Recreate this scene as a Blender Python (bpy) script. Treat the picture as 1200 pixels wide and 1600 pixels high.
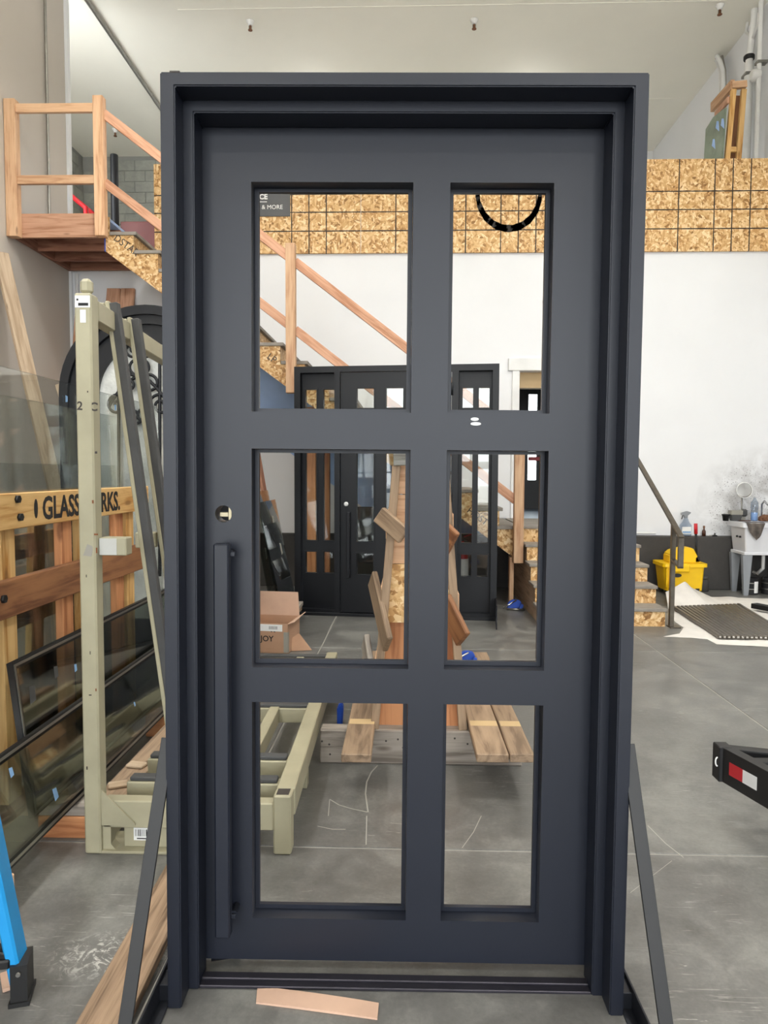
import bpy, bmesh, math, random
from mathutils import Vector, Matrix, noise
random.seed(7)
for o in list(bpy.data.objects): bpy.data.objects.remove(o)
SC = bpy.context.scene; COL = SC.collection

# ------------------------------------------------------------------ camera
F = 1130.0; CAMZ = 1.42
RC = (Matrix.Rotation(math.atan(36 / F), 3, 'Z') @ Matrix.Rotation(math.pi / 2 - math.atan(63 / F), 3, 'X')
      @ Matrix.Rotation(.004, 3, 'Z'))
cd = bpy.data.cameras.new('camera'); cam = bpy.data.objects.new('camera', cd); COL.objects.link(cam)
cd.sensor_fit = 'VERTICAL'; cd.sensor_height = 36; cd.sensor_width = 27; cd.lens = 36 * F / 1600
cd.clip_start = .05; cd.clip_end = 200
CAM = Vector((0, 0, CAMZ))
cam.matrix_world = Matrix.Translation(CAM) @ RC.to_4x4()
SC.camera = cam

# ------------------------------------------------------------------ light and exposure
SC.view_settings.view_transform = 'Standard'; SC.view_settings.look = 'None'
SC.view_settings.gamma = 1; SC.view_settings.use_curve_mapping = False
SC.view_settings.exposure = 0.1
w = bpy.data.worlds.new('overcast_sky'); SC.world = w; w.use_nodes = True
bg = w.node_tree.nodes['Background']; bg.inputs[0].default_value = (.93, .97, 1.0, 1); bg.inputs[1].default_value = 8.0
BAYS = [(-4.0, -.25), (.45, 4.2)]; BAYH = 5.0; YF = -7.0
for i, (a, b) in enumerate(BAYS):       # sky portals standing in the two open bay doors
    l = bpy.data.lights.new('bay_portal', 'AREA'); l.shape = 'RECTANGLE'; l.size = b - a; l.size_y = BAYH
    l.cycles.is_portal = True
    lo = bpy.data.objects.new('bay_portal', l); COL.objects.link(lo)
    lo.location = ((a + b) / 2, YF - .1, BAYH / 2); lo.rotation_euler = (math.radians(-90), 0, math.pi)
    lo.rotation_euler = (math.radians(90), 0, 0)

# ------------------------------------------------------------------ measuring helpers (room metres)
def ray(px, py): return RC @ Vector(((px - 600) / F, -(py - 800) / F, -1))
def at(px, py, Y): d = ray(px, py); return CAM + d * (Y / d.y)
def fl(px, py, z=0.0): d = ray(px, py); return CAM + d * ((z - CAMZ) / d.z)
def ax(px, py, X): d = ray(px, py); return CAM + d * (X / d.x)

# ------------------------------------------------------------------ materials
def lin(h):
    h = h.lstrip('#'); c = [int(h[i:i + 2], 16) / 255 for i in (0, 2, 4)]
    return tuple((x / 12.92 if x <= .04045 else ((x + .055) / 1.055) ** 2.4) for x in c) + (1,)
MATS = {}
def newmat(name):
    m = bpy.data.materials.new(name); m.use_nodes = True; nt = m.node_tree
    return m, nt, nt.nodes['Principled BSDF']
def N(nt, t, **k):
    n = nt.nodes.new(t)
    for a, v in k.items(): setattr(n, a, v)
    return n
def L(nt, a, b): nt.links.new(a, b)
def math_n(nt, op, a, b=None):
    n = N(nt, 'ShaderNodeMath', operation=op)
    for i, v in enumerate((a, b)):
        if v is None: continue
        if isinstance(v, (int, float)): n.inputs[i].default_value = v
        else: L(nt, v, n.inputs[i])
    return n.outputs[0]
def coords(nt, scale=(1, 1, 1), rnd=True, loc=(0, 0, 0), rot=(0, 0, 0), typ='POINT'):
    tc = N(nt, 'ShaderNodeTexCoord'); mp = N(nt, 'ShaderNodeMapping')
    mp.vector_type = typ; mp.inputs['Scale'].default_value = scale; mp.inputs['Rotation'].default_value = rot
    if rnd:
        oi = N(nt, 'ShaderNodeObjectInfo'); cx = N(nt, 'ShaderNodeCombineXYZ')
        r = math_n(nt, 'MULTIPLY', oi.outputs['Random'], 37.0)
        for i in range(3): L(nt, r, cx.inputs[i])
        L(nt, cx.outputs[0], mp.inputs['Location'])
    L(nt, tc.outputs['Object'], mp.inputs['Vector'])
    return mp.outputs[0]
def ramp(nt, fac, stops):
    r = N(nt, 'ShaderNodeValToRGB'); e = r.color_ramp.elements
    while len(e) < len(stops): e.new(.5)
    for i, (p, c) in enumerate(stops): e[i].position = p; e[i].color = c if not isinstance(c, str) else lin(c)
    L(nt, fac, r.inputs[0]); return r.outputs[0]
def mix(nt, fac, a, b, mode='MIX'):
    m = N(nt, 'ShaderNodeMix', data_type='RGBA', blend_type=mode)
    if isinstance(fac, (int, float)): m.inputs[0].default_value = fac
    else: L(nt, fac, m.inputs[0])
    for s, v in ((6, a), (7, b)):
        if isinstance(v, str): m.inputs[s].default_value = lin(v)
        elif isinstance(v, tuple): m.inputs[s].default_value = v
        else: L(nt, v, m.inputs[s])
    return m.outputs[2]
def tex(nt, vec, scale, detail=4, rough=.55, dist=0):
    n = N(nt, 'ShaderNodeTexNoise'); n.inputs['Scale'].default_value = scale; n.inputs['Detail'].default_value = detail
    n.inputs['Roughness'].default_value = rough; n.inputs['Distortion'].default_value = dist
    L(nt, vec, n.inputs['Vector']); return n.outputs['Fac']
def bump(nt, b, h, s=.3, d=.01):
    n = N(nt, 'ShaderNodeBump'); n.inputs['Strength'].default_value = s; n.inputs['Distance'].default_value = d
    L(nt, h, n.inputs['Height']); L(nt, n.outputs[0], b.inputs['Normal'])

def paint(name, c, rough=.6, var=.06, metal=0.0, scale=3, spec=.5, bumps=.05):
    m, nt, b = newmat(name); v = coords(nt, rnd=True)
    f = tex(nt, v, scale, 5)
    cl = lin(c); dk = tuple(x * (1 - var * 2) for x in cl[:3]) + (1,); lt = tuple(min(1, x * (1 + var)) for x in cl[:3]) + (1,)
    L(nt, ramp(nt, f, [(.3, dk), (.7, lt)]), b.inputs['Base Color'])
    b.inputs['Roughness'].default_value = rough; b.inputs['Metallic'].default_value = metal
    b.inputs['Specular IOR Level'].default_value = spec
    if bumps: bump(nt, b, tex(nt, v, scale * 40, 2), bumps, .002)
    MATS[name] = m; return m
def wood(name, light, dark, rough=.65, grain=1.0, grey=0.0):
    m, nt, b = newmat(name); v = coords(nt, (1.6, 26 * grain, 26 * grain)); v2 = coords(nt, (.9, 6, 6)); v3 = coords(nt, (2.2, 7, 7))
    g = tex(nt, v, 1.0, 6, .6, 1.2); g2 = tex(nt, v2, 1.3, 3, .5, 2.0)
    s = math_n(nt, 'ADD', math_n(nt, 'MULTIPLY', g, .6), math_n(nt, 'MULTIPLY', g2, .45))
    col = ramp(nt, s, [(.40, dark), (.52, mixc(light, dark, .3)), (.63, light)])
    k = N(nt, 'ShaderNodeTexVoronoi'); k.inputs['Scale'].default_value = 1.0; L(nt, v3, k.inputs['Vector'])
    kn = ramp(nt, k.outputs['Distance'], [(.0, (1, 1, 1, 1)), (.07, (1, 1, 1, 1)), (.13, (0, 0, 0, 1))])
    col = mix(nt, math_n(nt, 'MULTIPLY', kn, .75), col, mixc(dark, '#3a1d0c', .6))
    oi = N(nt, 'ShaderNodeObjectInfo'); hs = N(nt, 'ShaderNodeHueSaturation')
    L(nt, math_n(nt, 'ADD', math_n(nt, 'MULTIPLY', oi.outputs['Random'], .28), .86), hs.inputs['Value']); L(nt, col, hs.inputs['Color'])
    L(nt, hs.outputs[0], b.inputs['Base Color']); b.inputs['Roughness'].default_value = rough
    bump(nt, b, g, .25, .003); MATS[name] = m; return m
def mixc(a, b, t):
    A, B = lin(a) if isinstance(a, str) else a, lin(b) if isinstance(b, str) else b
    return tuple(x * (1 - t) + y * t for x, y in zip(A, B))
def osb(name, lines=None, hl=None, tint=1.0):
    m, nt, b = newmat(name); cols = []
    for i, (rot, sc) in enumerate((((.2, .5, .4), (11, 40, 40)), ((.3, 1.45, 1.3), (12, 42, 42)), ((.4, -.65, -.7), (10, 38, 38)))):
        mp = coords(nt, tuple(1 / q for q in sc), True, rot=rot, typ='TEXTURE'); vo = N(nt, 'ShaderNodeTexVoronoi'); vo.inputs['Scale'].default_value = 1.0
        L(nt, mp, vo.inputs['Vector']); sx = N(nt, 'ShaderNodeSeparateColor'); L(nt, vo.outputs['Color'], sx.inputs[0])
        cols.append(sx.outputs[0])
    sel = tex(nt, coords(nt, (1, 1, 1)), 16, 3, .6); sel2 = tex(nt, coords(nt, (1, 1, 1), rot=(1, 2, 3)), 13, 3, .6)
    a = mix(nt, ramp(nt, sel, [(.47, (0, 0, 0, 1)), (.53, (1, 1, 1, 1))]), cols[0], cols[1])
    a = mix(nt, ramp(nt, sel2, [(.5, (0, 0, 0, 1)), (.56, (1, 1, 1, 1))]), a, cols[2])
    c = ramp(nt, a, [(0, mixc('#8a6030', '#000000', 1 - tint)), (.25, mixc('#c4945a', '#000000', 1 - tint)), (.65, mixc('#dfb881', '#000000', 1 - tint)), (1, mixc('#f6dcae', '#000000', 1 - tint))])
    if lines:
        tc = N(nt, 'ShaderNodeTexCoord'); sp = N(nt, 'ShaderNodeSeparateXYZ'); L(nt, tc.outputs['Object'], sp.inputs[0])
        d = None
        for ch, vals in ((0, lines), (2, hl)):
            for x in vals:
                q = math_n(nt, 'ABSOLUTE', math_n(nt, 'SUBTRACT', sp.outputs[ch], x)); d = q if d is None else math_n(nt, 'MINIMUM', d, q)
        wob = math_n(nt, 'MULTIPLY', tex(nt, tc.outputs['Object'], 9, 2), .008)
        c = mix(nt, math_n(nt, 'LESS_THAN', d, math_n(nt, 'ADD', wob, .003)), c, '#2a1c10')
    L(nt, c, b.inputs['Base Color']); b.inputs['Roughness'].default_value = .6; bump(nt, b, a, .15, .003)
    MATS[name] = m; return m
def glass(name, tint, refl=1.0, ior=1.5):
    m, nt, b = newmat(name); nt.nodes.remove(b); out = nt.nodes['Material Output']
    t = N(nt, 'ShaderNodeBsdfTransparent'); t.inputs[0].default_value = tint + (1,)
    g = N(nt, 'ShaderNodeBsdfGlossy'); g.inputs['Roughness'].default_value = .03
    lw = N(nt, 'ShaderNodeLayerWeight'); lw.inputs[0].default_value = .5
    fr = math_n(nt, 'ADD', math_n(nt, 'MULTIPLY', math_n(nt, 'POWER', lw.outputs['Facing'], 5.0), .9), .045)
    mx = N(nt, 'ShaderNodeMixShader'); L(nt, math_n(nt, 'MULTIPLY', fr, refl), mx.inputs[0]); L(nt, t.outputs[0], mx.inputs[1]); L(nt, g.outputs[0], mx.inputs[2])
    L(nt, mx.outputs[0], out.inputs[0]); MATS[name] = m; return m
def emit(name, c, s):
    m, nt, b = newmat(name); b.inputs['Emission Color'].default_value = lin(c); b.inputs['Emission Strength'].default_value = s
    b.inputs['Base Color'].default_value = lin(c); MATS[name] = m; return m

# walls: painted board, with a splashed and smudged patch by the sink on the back wall
def wallmat(name, c, sink=False):
    m, nt, b = newmat(name); g = N(nt, 'ShaderNodeNewGeometry'); pos = g.outputs['Position']
    f = tex(nt, pos, .9, 5); f2 = tex(nt, pos, 90, 2)
    cl = lin(c); col = ramp(nt, f, [(.3, tuple(x * .95 for x in cl[:3]) + (1,)), (.7, cl)])
    if sink:
        sp = N(nt, 'ShaderNodeSeparateXYZ'); L(nt, pos, sp.inputs[0])
        dx = math_n(nt, 'DIVIDE', math_n(nt, 'SUBTRACT', sp.outputs[0], 4.3), .85); dz = math_n(nt, 'DIVIDE', math_n(nt, 'SUBTRACT', sp.outputs[2], .95), .85)
        r = math_n(nt, 'SQRT', math_n(nt, 'ADD', math_n(nt, 'MULTIPLY', dx, dx), math_n(nt, 'MULTIPLY', dz, dz)))
        near = ramp(nt, r, [(.15, (1, 1, 1, 1)), (1.0, (0, 0, 0, 1))])
        smear = ramp(nt, tex(nt, pos, 3.5, 6, .65, .5), [(.38, (0, 0, 0, 1)), (.62, (1, 1, 1, 1))])
        col = mix(nt, math_n(nt, 'MULTIPLY', math_n(nt, 'MULTIPLY', near, smear), .85), col, '#8d8884')
        sk = tex(nt, pos, 60, 2); spk = math_n(nt, 'MULTIPLY', math_n(nt, 'GREATER_THAN', sk, .64), math_n(nt, 'GREATER_THAN', near, .35))
        col = mix(nt, math_n(nt, 'MULTIPLY', spk, .8), col, '#4b4743')
    L(nt, col, b.inputs['Base Color']); b.inputs['Roughness'].default_value = .55; b.inputs['Specular IOR Level'].default_value = .3
    bump(nt, b, f2, .06, .004); MATS[name] = m; return m
def concrete(name, lo, mid, hi, rough=(.28, .5), scratches=True):
    m, nt, b = newmat(name); g = N(nt, 'ShaderNodeNewGeometry'); pos = g.outputs['Position']
    f = tex(nt, pos, 1.1, 8, .62, .6); f2 = tex(nt, pos, 6, 6, .7, .4); f3 = tex(nt, pos, 70, 3, .7)
    s = math_n(nt, 'ADD', math_n(nt, 'ADD', math_n(nt, 'MULTIPLY', f, .5), math_n(nt, 'MULTIPLY', f2, .38)), math_n(nt, 'MULTIPLY', f3, .12))
    col = ramp(nt, s, [(.34, lo), (.5, mid), (.66, hi)])
    if scratches:
        mp = N(nt, 'ShaderNodeMapping'); mp.inputs['Rotation'].default_value = (0, 0, .5); mp.inputs['Scale'].default_value = (3, 40, 1); L(nt, pos, mp.inputs[0])
        sc = tex(nt, mp.outputs[0], 1.2, 3, .6, 3.0); area = ramp(nt, tex(nt, pos, 1.7, 3), [(.5, (0, 0, 0, 1)), (.68, (1, 1, 1, 1))])
        line = ramp(nt, sc, [(.62, (0, 0, 0, 1)), (.68, (1, 1, 1, 1))])
        col = mix(nt, math_n(nt, 'MULTIPLY', math_n(nt, 'MULTIPLY', line, area), .55), col, '#c9c6bf')
        # pale rubbed swirl of spilt dust left of the door stand
        sp = N(nt, 'ShaderNodeSeparateXYZ'); L(nt, pos, sp.inputs[0])
        dx = math_n(nt, 'DIVIDE', math_n(nt, 'SUBTRACT', sp.outputs[0], -.86), .2); dy = math_n(nt, 'DIVIDE', math_n(nt, 'SUBTRACT', sp.outputs[1], 2.02), .13)
        r = math_n(nt, 'SQRT', math_n(nt, 'ADD', math_n(nt, 'MULTIPLY', dx, dx), math_n(nt, 'MULTIPLY', dy, dy)))
        w8 = ramp(nt, r, [(.2, (1, 1, 1, 1)), (1, (0, 0, 0, 1))]); sw = ramp(nt, tex(nt, pos, 22, 5, .7, 2.5), [(.5, (0, 0, 0, 1)), (.6, (1, 1, 1, 1))])
        col = mix(nt, math_n(nt, 'MULTIPLY', math_n(nt, 'MULTIPLY', w8, sw), .75), col, '#d6d3cc')
    L(nt, col, b.inputs['Base Color'])
    mr = N(nt, 'ShaderNodeMapRange'); L(nt, f2, mr.inputs[0]); mr.inputs[1].default_value = .3; mr.inputs[2].default_value = .7; mr.inputs[3].default_value = rough[0]; mr.inputs[4].default_value = rough[1]
    L(nt, mr.outputs[0], b.inputs['Roughness']); bump(nt, b, f3, .05, .002); MATS[name] = m; return m

wallmat('white_wall', '#ebecee', True); wallmat('left_wall', '#c6beb4'); wallmat('ceiling', '#f1eee2'); wallmat('room_wall', '#dedbd2')
concrete('floor', '#484744', '#686764', '#8a8984'); concrete('curb', '#2d2b29', '#3b3937', '#4b4846', (.6, .85), False)
concrete('cmu', '#7e7f7d', '#96978f', '#aaaba6', (.8, .95), False); paint('mortar', '#8d8e8a', .9)
paint('joint', '#a9a69e', .8); paint('asphalt', '#b9b6ae', .9)
paint('door_paint', '#181c27', .42, .04, 0, 2, .4, .03); paint('door_black', '#0f1116', .42, .04, 0, 3, .35); paint('steel_dark', '#2e3036', .35, .08, .6, 8)
paint('threshold', '#403e46', .35, .1, .7, 10); paint('black', '#141415', .5); paint('rubber', '#4a4a4a', .75, .08, 0, 12)
paint('rack_beige', '#a8a288', .5, .07, 0, 5); paint('rust', '#7b4a2a', .8); paint('chip', '#3a3430', .7)
paint('steel', '#9c9a94', .35, .08, .9, 12); paint('chrome', '#d8d8d8', .12, .02, 1.0); paint('rail_steel', '#6d675e', .4, .12, .8, 14)
paint('white_plastic', '#e8e8e6', .4); paint('paper', '#f2f2f0', .7); paint('ink', '#17171a', .7); paint('spray', '#232120', .8)
paint('tread', '#8d867d', .7, .1, 0, 8); paint('yellow', '#f2c40a', .4, .04); paint('red', '#b5121f', .4); paint('blue', '#1d8fd0', .4)
paint('clamp_blue', '#2150b8', .4); paint('sink', '#d9dade', .45, .03); paint('leg_grey', '#8b8f94', .5); paint('cloth', '#e4e0da', .9, .05, 0, 5)
paint('bar_steel', '#6c665e', .38, .12, .5, 10); paint('card', '#bd967a', .85, .05, 0, 6); paint('card_pink', '#c9a791', .85, .05, 0, 6)
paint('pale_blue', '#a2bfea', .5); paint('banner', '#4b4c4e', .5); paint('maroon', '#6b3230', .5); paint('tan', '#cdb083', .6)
paint('deck_grey', '#bdbdb8', .7); paint('tape', '#9a978d', .6); paint('rag', '#8a8078', .9, .25, 0, 14); paint('brass', '#9a9078', .4, .03, .9); paint('tape_red', '#b3232c', .4); paint('tape_white', '#dcdcdc', .4)
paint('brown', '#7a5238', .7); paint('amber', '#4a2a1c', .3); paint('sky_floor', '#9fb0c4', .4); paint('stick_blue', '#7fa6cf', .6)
wood('fir', '#dcb590', '#b98a66'); wood('fir_pink', '#cfa184', '#a97657'); wood('fir_red', '#cc8f61', '#a3663f'); wood('pine', '#dfb87b', '#b5803f')
wood('joist', '#a87860', '#7b4b39'); wood('old', '#a58c72', '#75604c'); wood('grey', '#a39a90', '#6f665d'); wood('oak', '#c3ad93', '#a58d72'); wood('brown_wood', '#9a6a45', '#6a4128')
wood('rough', '#a58a70', '#54402f', .8, 1.6); wood('weathered_blue', '#9a9c97', '#5f5b54')
osb('osb'); osb('osb_brown', tint=.85)
glass('clear_glass', (.945, .965, .955), 1.7); glass('dark_glass', (.89, .91, .88), 2.0); glass('smoky_glass', (.78, .83, .80), 1.8); glass('window_glass', (.95, .97, .96), 1.0); glass('bottle_glass', (.75, .8, .86), 1.5)
m, nt, b = newmat('frosted'); b.inputs['Base Color'].default_value = lin('#d8dad6'); b.inputs['Roughness'].default_value = .35
vv = coords(nt, (1, 1, 1)); L(nt, ramp(nt, tex(nt, vv, 5, 5), [(.3, '#a9aca9'), (.7, '#e6e7e2')]), b.inputs['Base Color']); bump(nt, b, tex(nt, vv, 50, 2), .4, .01); MATS['frosted'] = m
PW = 2.54
osb('osb_grid', [x * PW / 96 for x in (16, 24, 32, 48, 64, 72, 80)], [.265, .49, .705])

# ------------------------------------------------------------------ object helpers
W = {}
I4 = Matrix.Identity(4)
def obj(name, me, mat=None, parent=None, M=None):
    M = M.copy() if M else Matrix.Identity(4)
    o = bpy.data.objects.new(name, me); COL.objects.link(o)
    if mat and not me.materials: me.materials.append(MATS[mat])
    elif mat and me.materials[0] != MATS[mat]:
        me = me.copy(); me.materials[0] = MATS[mat]; o.data = me
    if parent: o.parent = parent; o.matrix_parent_inverse = W[parent.name].inverted()
    o.matrix_basis = M; W[o.name] = M; return o
def tag(o, label=None, cat=None, group=None, kind=None):
    if label: o['label'] = label
    if cat: o['category'] = cat
    if group: o['group'] = group
    if kind: o['kind'] = kind
    return o
def thing(name, loc, label, cat, group=None):
    o = bpy.data.objects.new(name, None); COL.objects.link(o); o.empty_display_size = .1
    o.matrix_basis = Matrix.Translation(Vector(loc)); W[o.name] = o.matrix_basis.copy(); tag(o, label, cat, group); return o
def frame(name, label, kind='structure'):
    o = bpy.data.objects.new(name, None); COL.objects.link(o); W[o.name] = Matrix.Identity(4); o['kind'] = kind; o['label'] = label; return o
CACHE = {}
def box_me(sx, sy, sz, bev=0.0):
    k = ('b', round(sx, 4), round(sy, 4), round(sz, 4), bev)
    if k in CACHE: return CACHE[k].copy() if False else CACHE[k]
    bm = bmesh.new(); bmesh.ops.create_cube(bm, size=1); bmesh.ops.scale(bm, vec=(sx, sy, sz), verts=bm.verts)
    if bev: bmesh.ops.bevel(bm, geom=bm.edges[:], offset=min(bev, min(sx, sy, sz) * .45), segments=1, affect='EDGES')
    me = bpy.data.meshes.new('box'); bm.to_mesh(me); bm.free(); CACHE[k] = me; return me
def fresh(me, mat):            # shared mesh per (mesh, material)
    k = (me.name, mat)
    if k not in CACHE:
        c = me.copy(); c.materials.clear(); c.materials.append(MATS[mat]); CACHE[k] = c
    return CACHE[k]
def box(name, x0, x1, y0, y1, z0, z1, mat, parent=None, bev=0.0, rotz=0):
    M = Matrix.Translation(((x0 + x1) / 2, (y0 + y1) / 2, (z0 + z1) / 2)) @ Matrix.Rotation(rotz, 4, 'Z')
    return obj(name, fresh(box_me(abs(x1 - x0), abs(y1 - y0), abs(z1 - z0), bev), mat), mat, parent, M)
def axes(x, up):
    x = Vector(x).normalized(); up = Vector(up)
    y = up.cross(x)
    if y.length < 1e-5: y = Vector((0, 1, 0)).cross(x)
    y.normalize(); z = x.cross(y); return x, y, z
def mat_of(o, x, y, z):
    return Matrix(((x[0], y[0], z[0], o[0]), (x[1], y[1], z[1], o[1]), (x[2], y[2], z[2], o[2]), (0, 0, 0, 1)))
def beam(name, p0, p1, wd, th, mat, parent=None, up=(0, 0, 1), bev=.003):
    p0, p1 = Vector(p0), Vector(p1); x, y, z = axes(p1 - p0, up)
    return obj(name, fresh(box_me((p1 - p0).length, wd, th, bev), mat), mat, parent, mat_of((p0 + p1) / 2, x, y, z))
def poly_me(pts, th):
    bm = bmesh.new(); vs = [bm.verts.new((p[0], p[1], 0)) for p in pts]; f = bm.faces.new(vs); bm.normal_update()
    r = bmesh.ops.extrude_face_region(bm, geom=[f]); ev = [v for v in r['geom'] if isinstance(v, bmesh.types.BMVert)]
    bmesh.ops.translate(bm, vec=(0, 0, th), verts=ev); bmesh.ops.recalc_face_normals(bm, faces=bm.faces)
    me = bpy.data.meshes.new('poly'); bm.to_mesh(me); bm.free(); return me
def curve_me(splines, **k):
    cu = bpy.data.curves.new('c', 'CURVE'); cu.dimensions = k.pop('dim', '3D')
    for a, v in k.items(): setattr(cu, a, v)
    for pts, cyc in splines:
        s = cu.splines.new('POLY'); s.points.add(len(pts) - 1)
        for p, q in zip(s.points, pts): p.co = (q[0], q[1], q[2] if len(q) > 2 else 0, 1)
        s.use_cyclic_u = cyc
    o = bpy.data.objects.new('c', cu); me = bpy.data.meshes.new_from_object(o); bpy.data.objects.remove(o); bpy.data.curves.remove(cu); return me
def plate_me(outline, holes, th):
    me = curve_me([(outline, True)] + [(h, True) for h in holes], dim='2D', fill_mode='BOTH', extrude=th / 2)
    me.transform(Matrix.Translation((0, 0, th / 2))); return me
def rect(x0, x1, y0, y1): return [(x0, y0), (x1, y0), (x1, y1), (x0, y1)]
def circ(cx, cy, r, n=24, a0=0, a1=2 * math.pi): return [(cx + r * math.cos(a0 + (a1 - a0) * i / n), cy + r * math.sin(a0 + (a1 - a0) * i / n)) for i in range(n)]
def tube(name, pts, r, mat, parent=None, res=3, cyc=False):
    me = curve_me([([tuple(p) for p in pts], cyc)], bevel_depth=r, bevel_resolution=res, use_fill_caps=True, fill_mode='FULL')
    for p in me.polygons: p.use_smooth = True
    return obj(name, me, mat, parent)
def lathe_me(prof, seg=24):
    bm = bmesh.new(); rings = []
    for r, z in prof:
        rings.append([bm.verts.new((max(r, 1e-4) * math.cos(2 * math.pi * i / seg), max(r, 1e-4) * math.sin(2 * math.pi * i / seg), z)) for i in range(seg)])
    for a, b_ in zip(rings, rings[1:]):
        for i in range(seg): bm.faces.new((a[i], a[(i + 1) % seg], b_[(i + 1) % seg], b_[i])).smooth = True
    bm.faces.new(rings[0][::-1]); bm.faces.new(rings[-1])
    me = bpy.data.meshes.new('lathe'); bm.to_mesh(me); bm.free(); return me
def lathe(name, prof, mat, parent=None, loc=(0, 0, 0), seg=24, M=None):
    return obj(name, lathe_me(prof, seg), mat, parent, M or Matrix.Translation(Vector(loc)))
def rod(name, p0, p1, r, mat, parent=None, r2=None, seg=16):
    p0, p1 = Vector(p0), Vector(p1); d = p1 - p0; x, y, z = axes(d, (0, 0, 1) if abs(d.normalized().z) < .9 else (0, 1, 0))
    return lathe(name, [(r, 0), (r if r2 is None else r2, d.length)], mat, parent, seg=seg, M=mat_of(p0, y, z, x))
def text(name, s, size, o, right, up, mat, parent=None, align='LEFT', ex=.0006, bold=0.0, sx=1.0):
    cu = bpy.data.curves.new('t', 'FONT'); cu.body = s; cu.size = size; cu.extrude = ex; cu.align_x = align; cu.offset = bold; cu.resolution_u = 3
    t = bpy.data.objects.new('t', cu); me = bpy.data.meshes.new_from_object(t); bpy.data.objects.remove(t); bpy.data.curves.remove(cu)
    me.transform(Matrix.Scale(sx, 4, (1, 0, 0)))
    r = Vector(right).normalized(); u = Vector(up).normalized(); n = r.cross(u)
    me.materials.clear()
    return obj(name, me, mat, parent, mat_of(o, r, u, n))
def multi_me(parts):      # one mesh from several boxes (x0,x1,y0,y1,z0,z1)
    bm = bmesh.new()
    for x0, x1, y0, y1, z0, z1 in parts:
        r = bmesh.ops.create_cube(bm, size=1); vs = r['verts']
        bmesh.ops.scale(bm, vec=(x1 - x0, y1 - y0, z1 - z0), verts=vs); bmesh.ops.translate(bm, vec=((x0 + x1) / 2, (y0 + y1) / 2, (z0 + z1) / 2), verts=vs)
    me = bpy.data.meshes.new('multi'); bm.to_mesh(me); bm.free(); return me
def sloped_me(rings):     # loft of equal-length vertex rings
    bm = bmesh.new(); R_ = [[bm.verts.new(p) for p in r] for r in rings]; n = len(R_[0])
    for a, b_ in zip(R_, R_[1:]):
        for i in range(n): bm.faces.new((a[i], a[(i + 1) % n], b_[(i + 1) % n], b_[i]))
    bm.faces.new(R_[0][::-1]); bm.faces.new(R_[-1]); bmesh.ops.recalc_face_normals(bm, faces=bm.faces)
    me = bpy.data.meshes.new('loft'); bm.to_mesh(me); bm.free(); return me
def rr(x0, x1, y0, y1, z, r=.02, n=3):   # rounded rectangle ring
    out = []
    for cx, cy, a in ((x1 - r, y0 + r, -90), (x1 - r, y1 - r, 0), (x0 + r, y1 - r, 90), (x0 + r, y0 + r, 180)):
        for i in range(n + 1):
            t = math.radians(a + 90 * i / n); out.append((cx + r * math.cos(t), cy + r * math.sin(t), z))
    return out

# ================================================================== THE ROOM
XL, XR, YB, YM, ZC = -4.2, 4.52, 9.0, 13.9, 7.37
CURB = .65; MEZ = 4.1; LAND = .85
floor = frame('floor', 'smooth grey concrete workshop floor with pale saw-cut joints')
xs = [-6.0, -3.39, -.69, 2.005, 4.7]; ys = [-7.1, -.4, 2.655, 5.75, 9.2]; g = .004
for i in range(4):
    for j in range(4):
        box('floor_slab', xs[i] + g, xs[i + 1] - g, ys[j] + g, ys[j + 1] - g, -.12, 0, 'floor', floor, .003)
box('joint_filler', xs[0], xs[-1], ys[0], ys[-1], -.2, -.0035, 'joint', floor)
def ribbon(name, pts_, wd, mat, parent, z=.0006):
    bm = bmesh.new(); prev = None
    P_ = [Vector(p_) for p_ in pts_]
    for i, p_ in enumerate(P_):
        d = (P_[min(i + 1, len(P_) - 1)] - P_[max(i - 1, 0)]).normalized(); n_ = Vector((-d.y, d.x, 0)) * wd / 2
        c_ = (bm.verts.new((p_.x + n_.x, p_.y + n_.y, z)), bm.verts.new((p_.x - n_.x, p_.y - n_.y, z)))
        if prev: bm.faces.new((prev[0], prev[1], c_[1], c_[0]))
        prev = c_
    bmesh.ops.recalc_face_normals(bm, faces=bm.faces); me = bpy.data.meshes.new(name); bm.to_mesh(me); bm.free(); return obj(name, me, mat, parent)
for pts_, wd in (([(590, 1196), (580, 1207), (573, 1222), (571, 1240), (575, 1269)], .006), ([(515, 1249), (530, 1258), (550, 1264), (574, 1269)], .005), ([(573, 1275), (572, 1320)], .004), ([(496, 1291), (520, 1296), (540, 1296)], .004), ([(515, 1250), (513, 1275)], .003),
                 ([(722, 1325), (740, 1300), (752, 1275)], .003), ([(1012, 1290), (1040, 1318), (1068, 1340)], .004), ([(985, 1395), (1050, 1345)], .002), ([(610, 1286), (633, 1288)], .003)):
    ribbon('scratch', [fl(*p_) for p_ in pts_], wd, 'joint', floor)
def struct(name, x0, x1, y0, y1, z0, z1, mat, label=None, parent=None):
    o = box(name, x0, x1, y0, y1, z0, z1, mat, parent)
    if not parent: tag(o, label, None, None, 'structure')
    return o
struct('wall_left', XL - .2, XL, YF, YB - .03, 0, ZC, 'left_wall', 'tall plain beige side wall behind the timber landing')
struct('trim_1', XL - .2, XL + .035, YB - .03, YB + .04, 0, ZC, 'white_wall', 'narrow white corner strip where the side wall ends')
struct('wall_right', XR, XR + .2, YF, YM, 0, ZC, 'white_wall', 'white side wall above the mezzanine beside the pipes')
ow = (at(810, 700, YB).x, at(810, 700, YB).x + .92)
oz = 2.66
wb = frame('wall_back', 'white painted back wall below the strand board guard')
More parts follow.
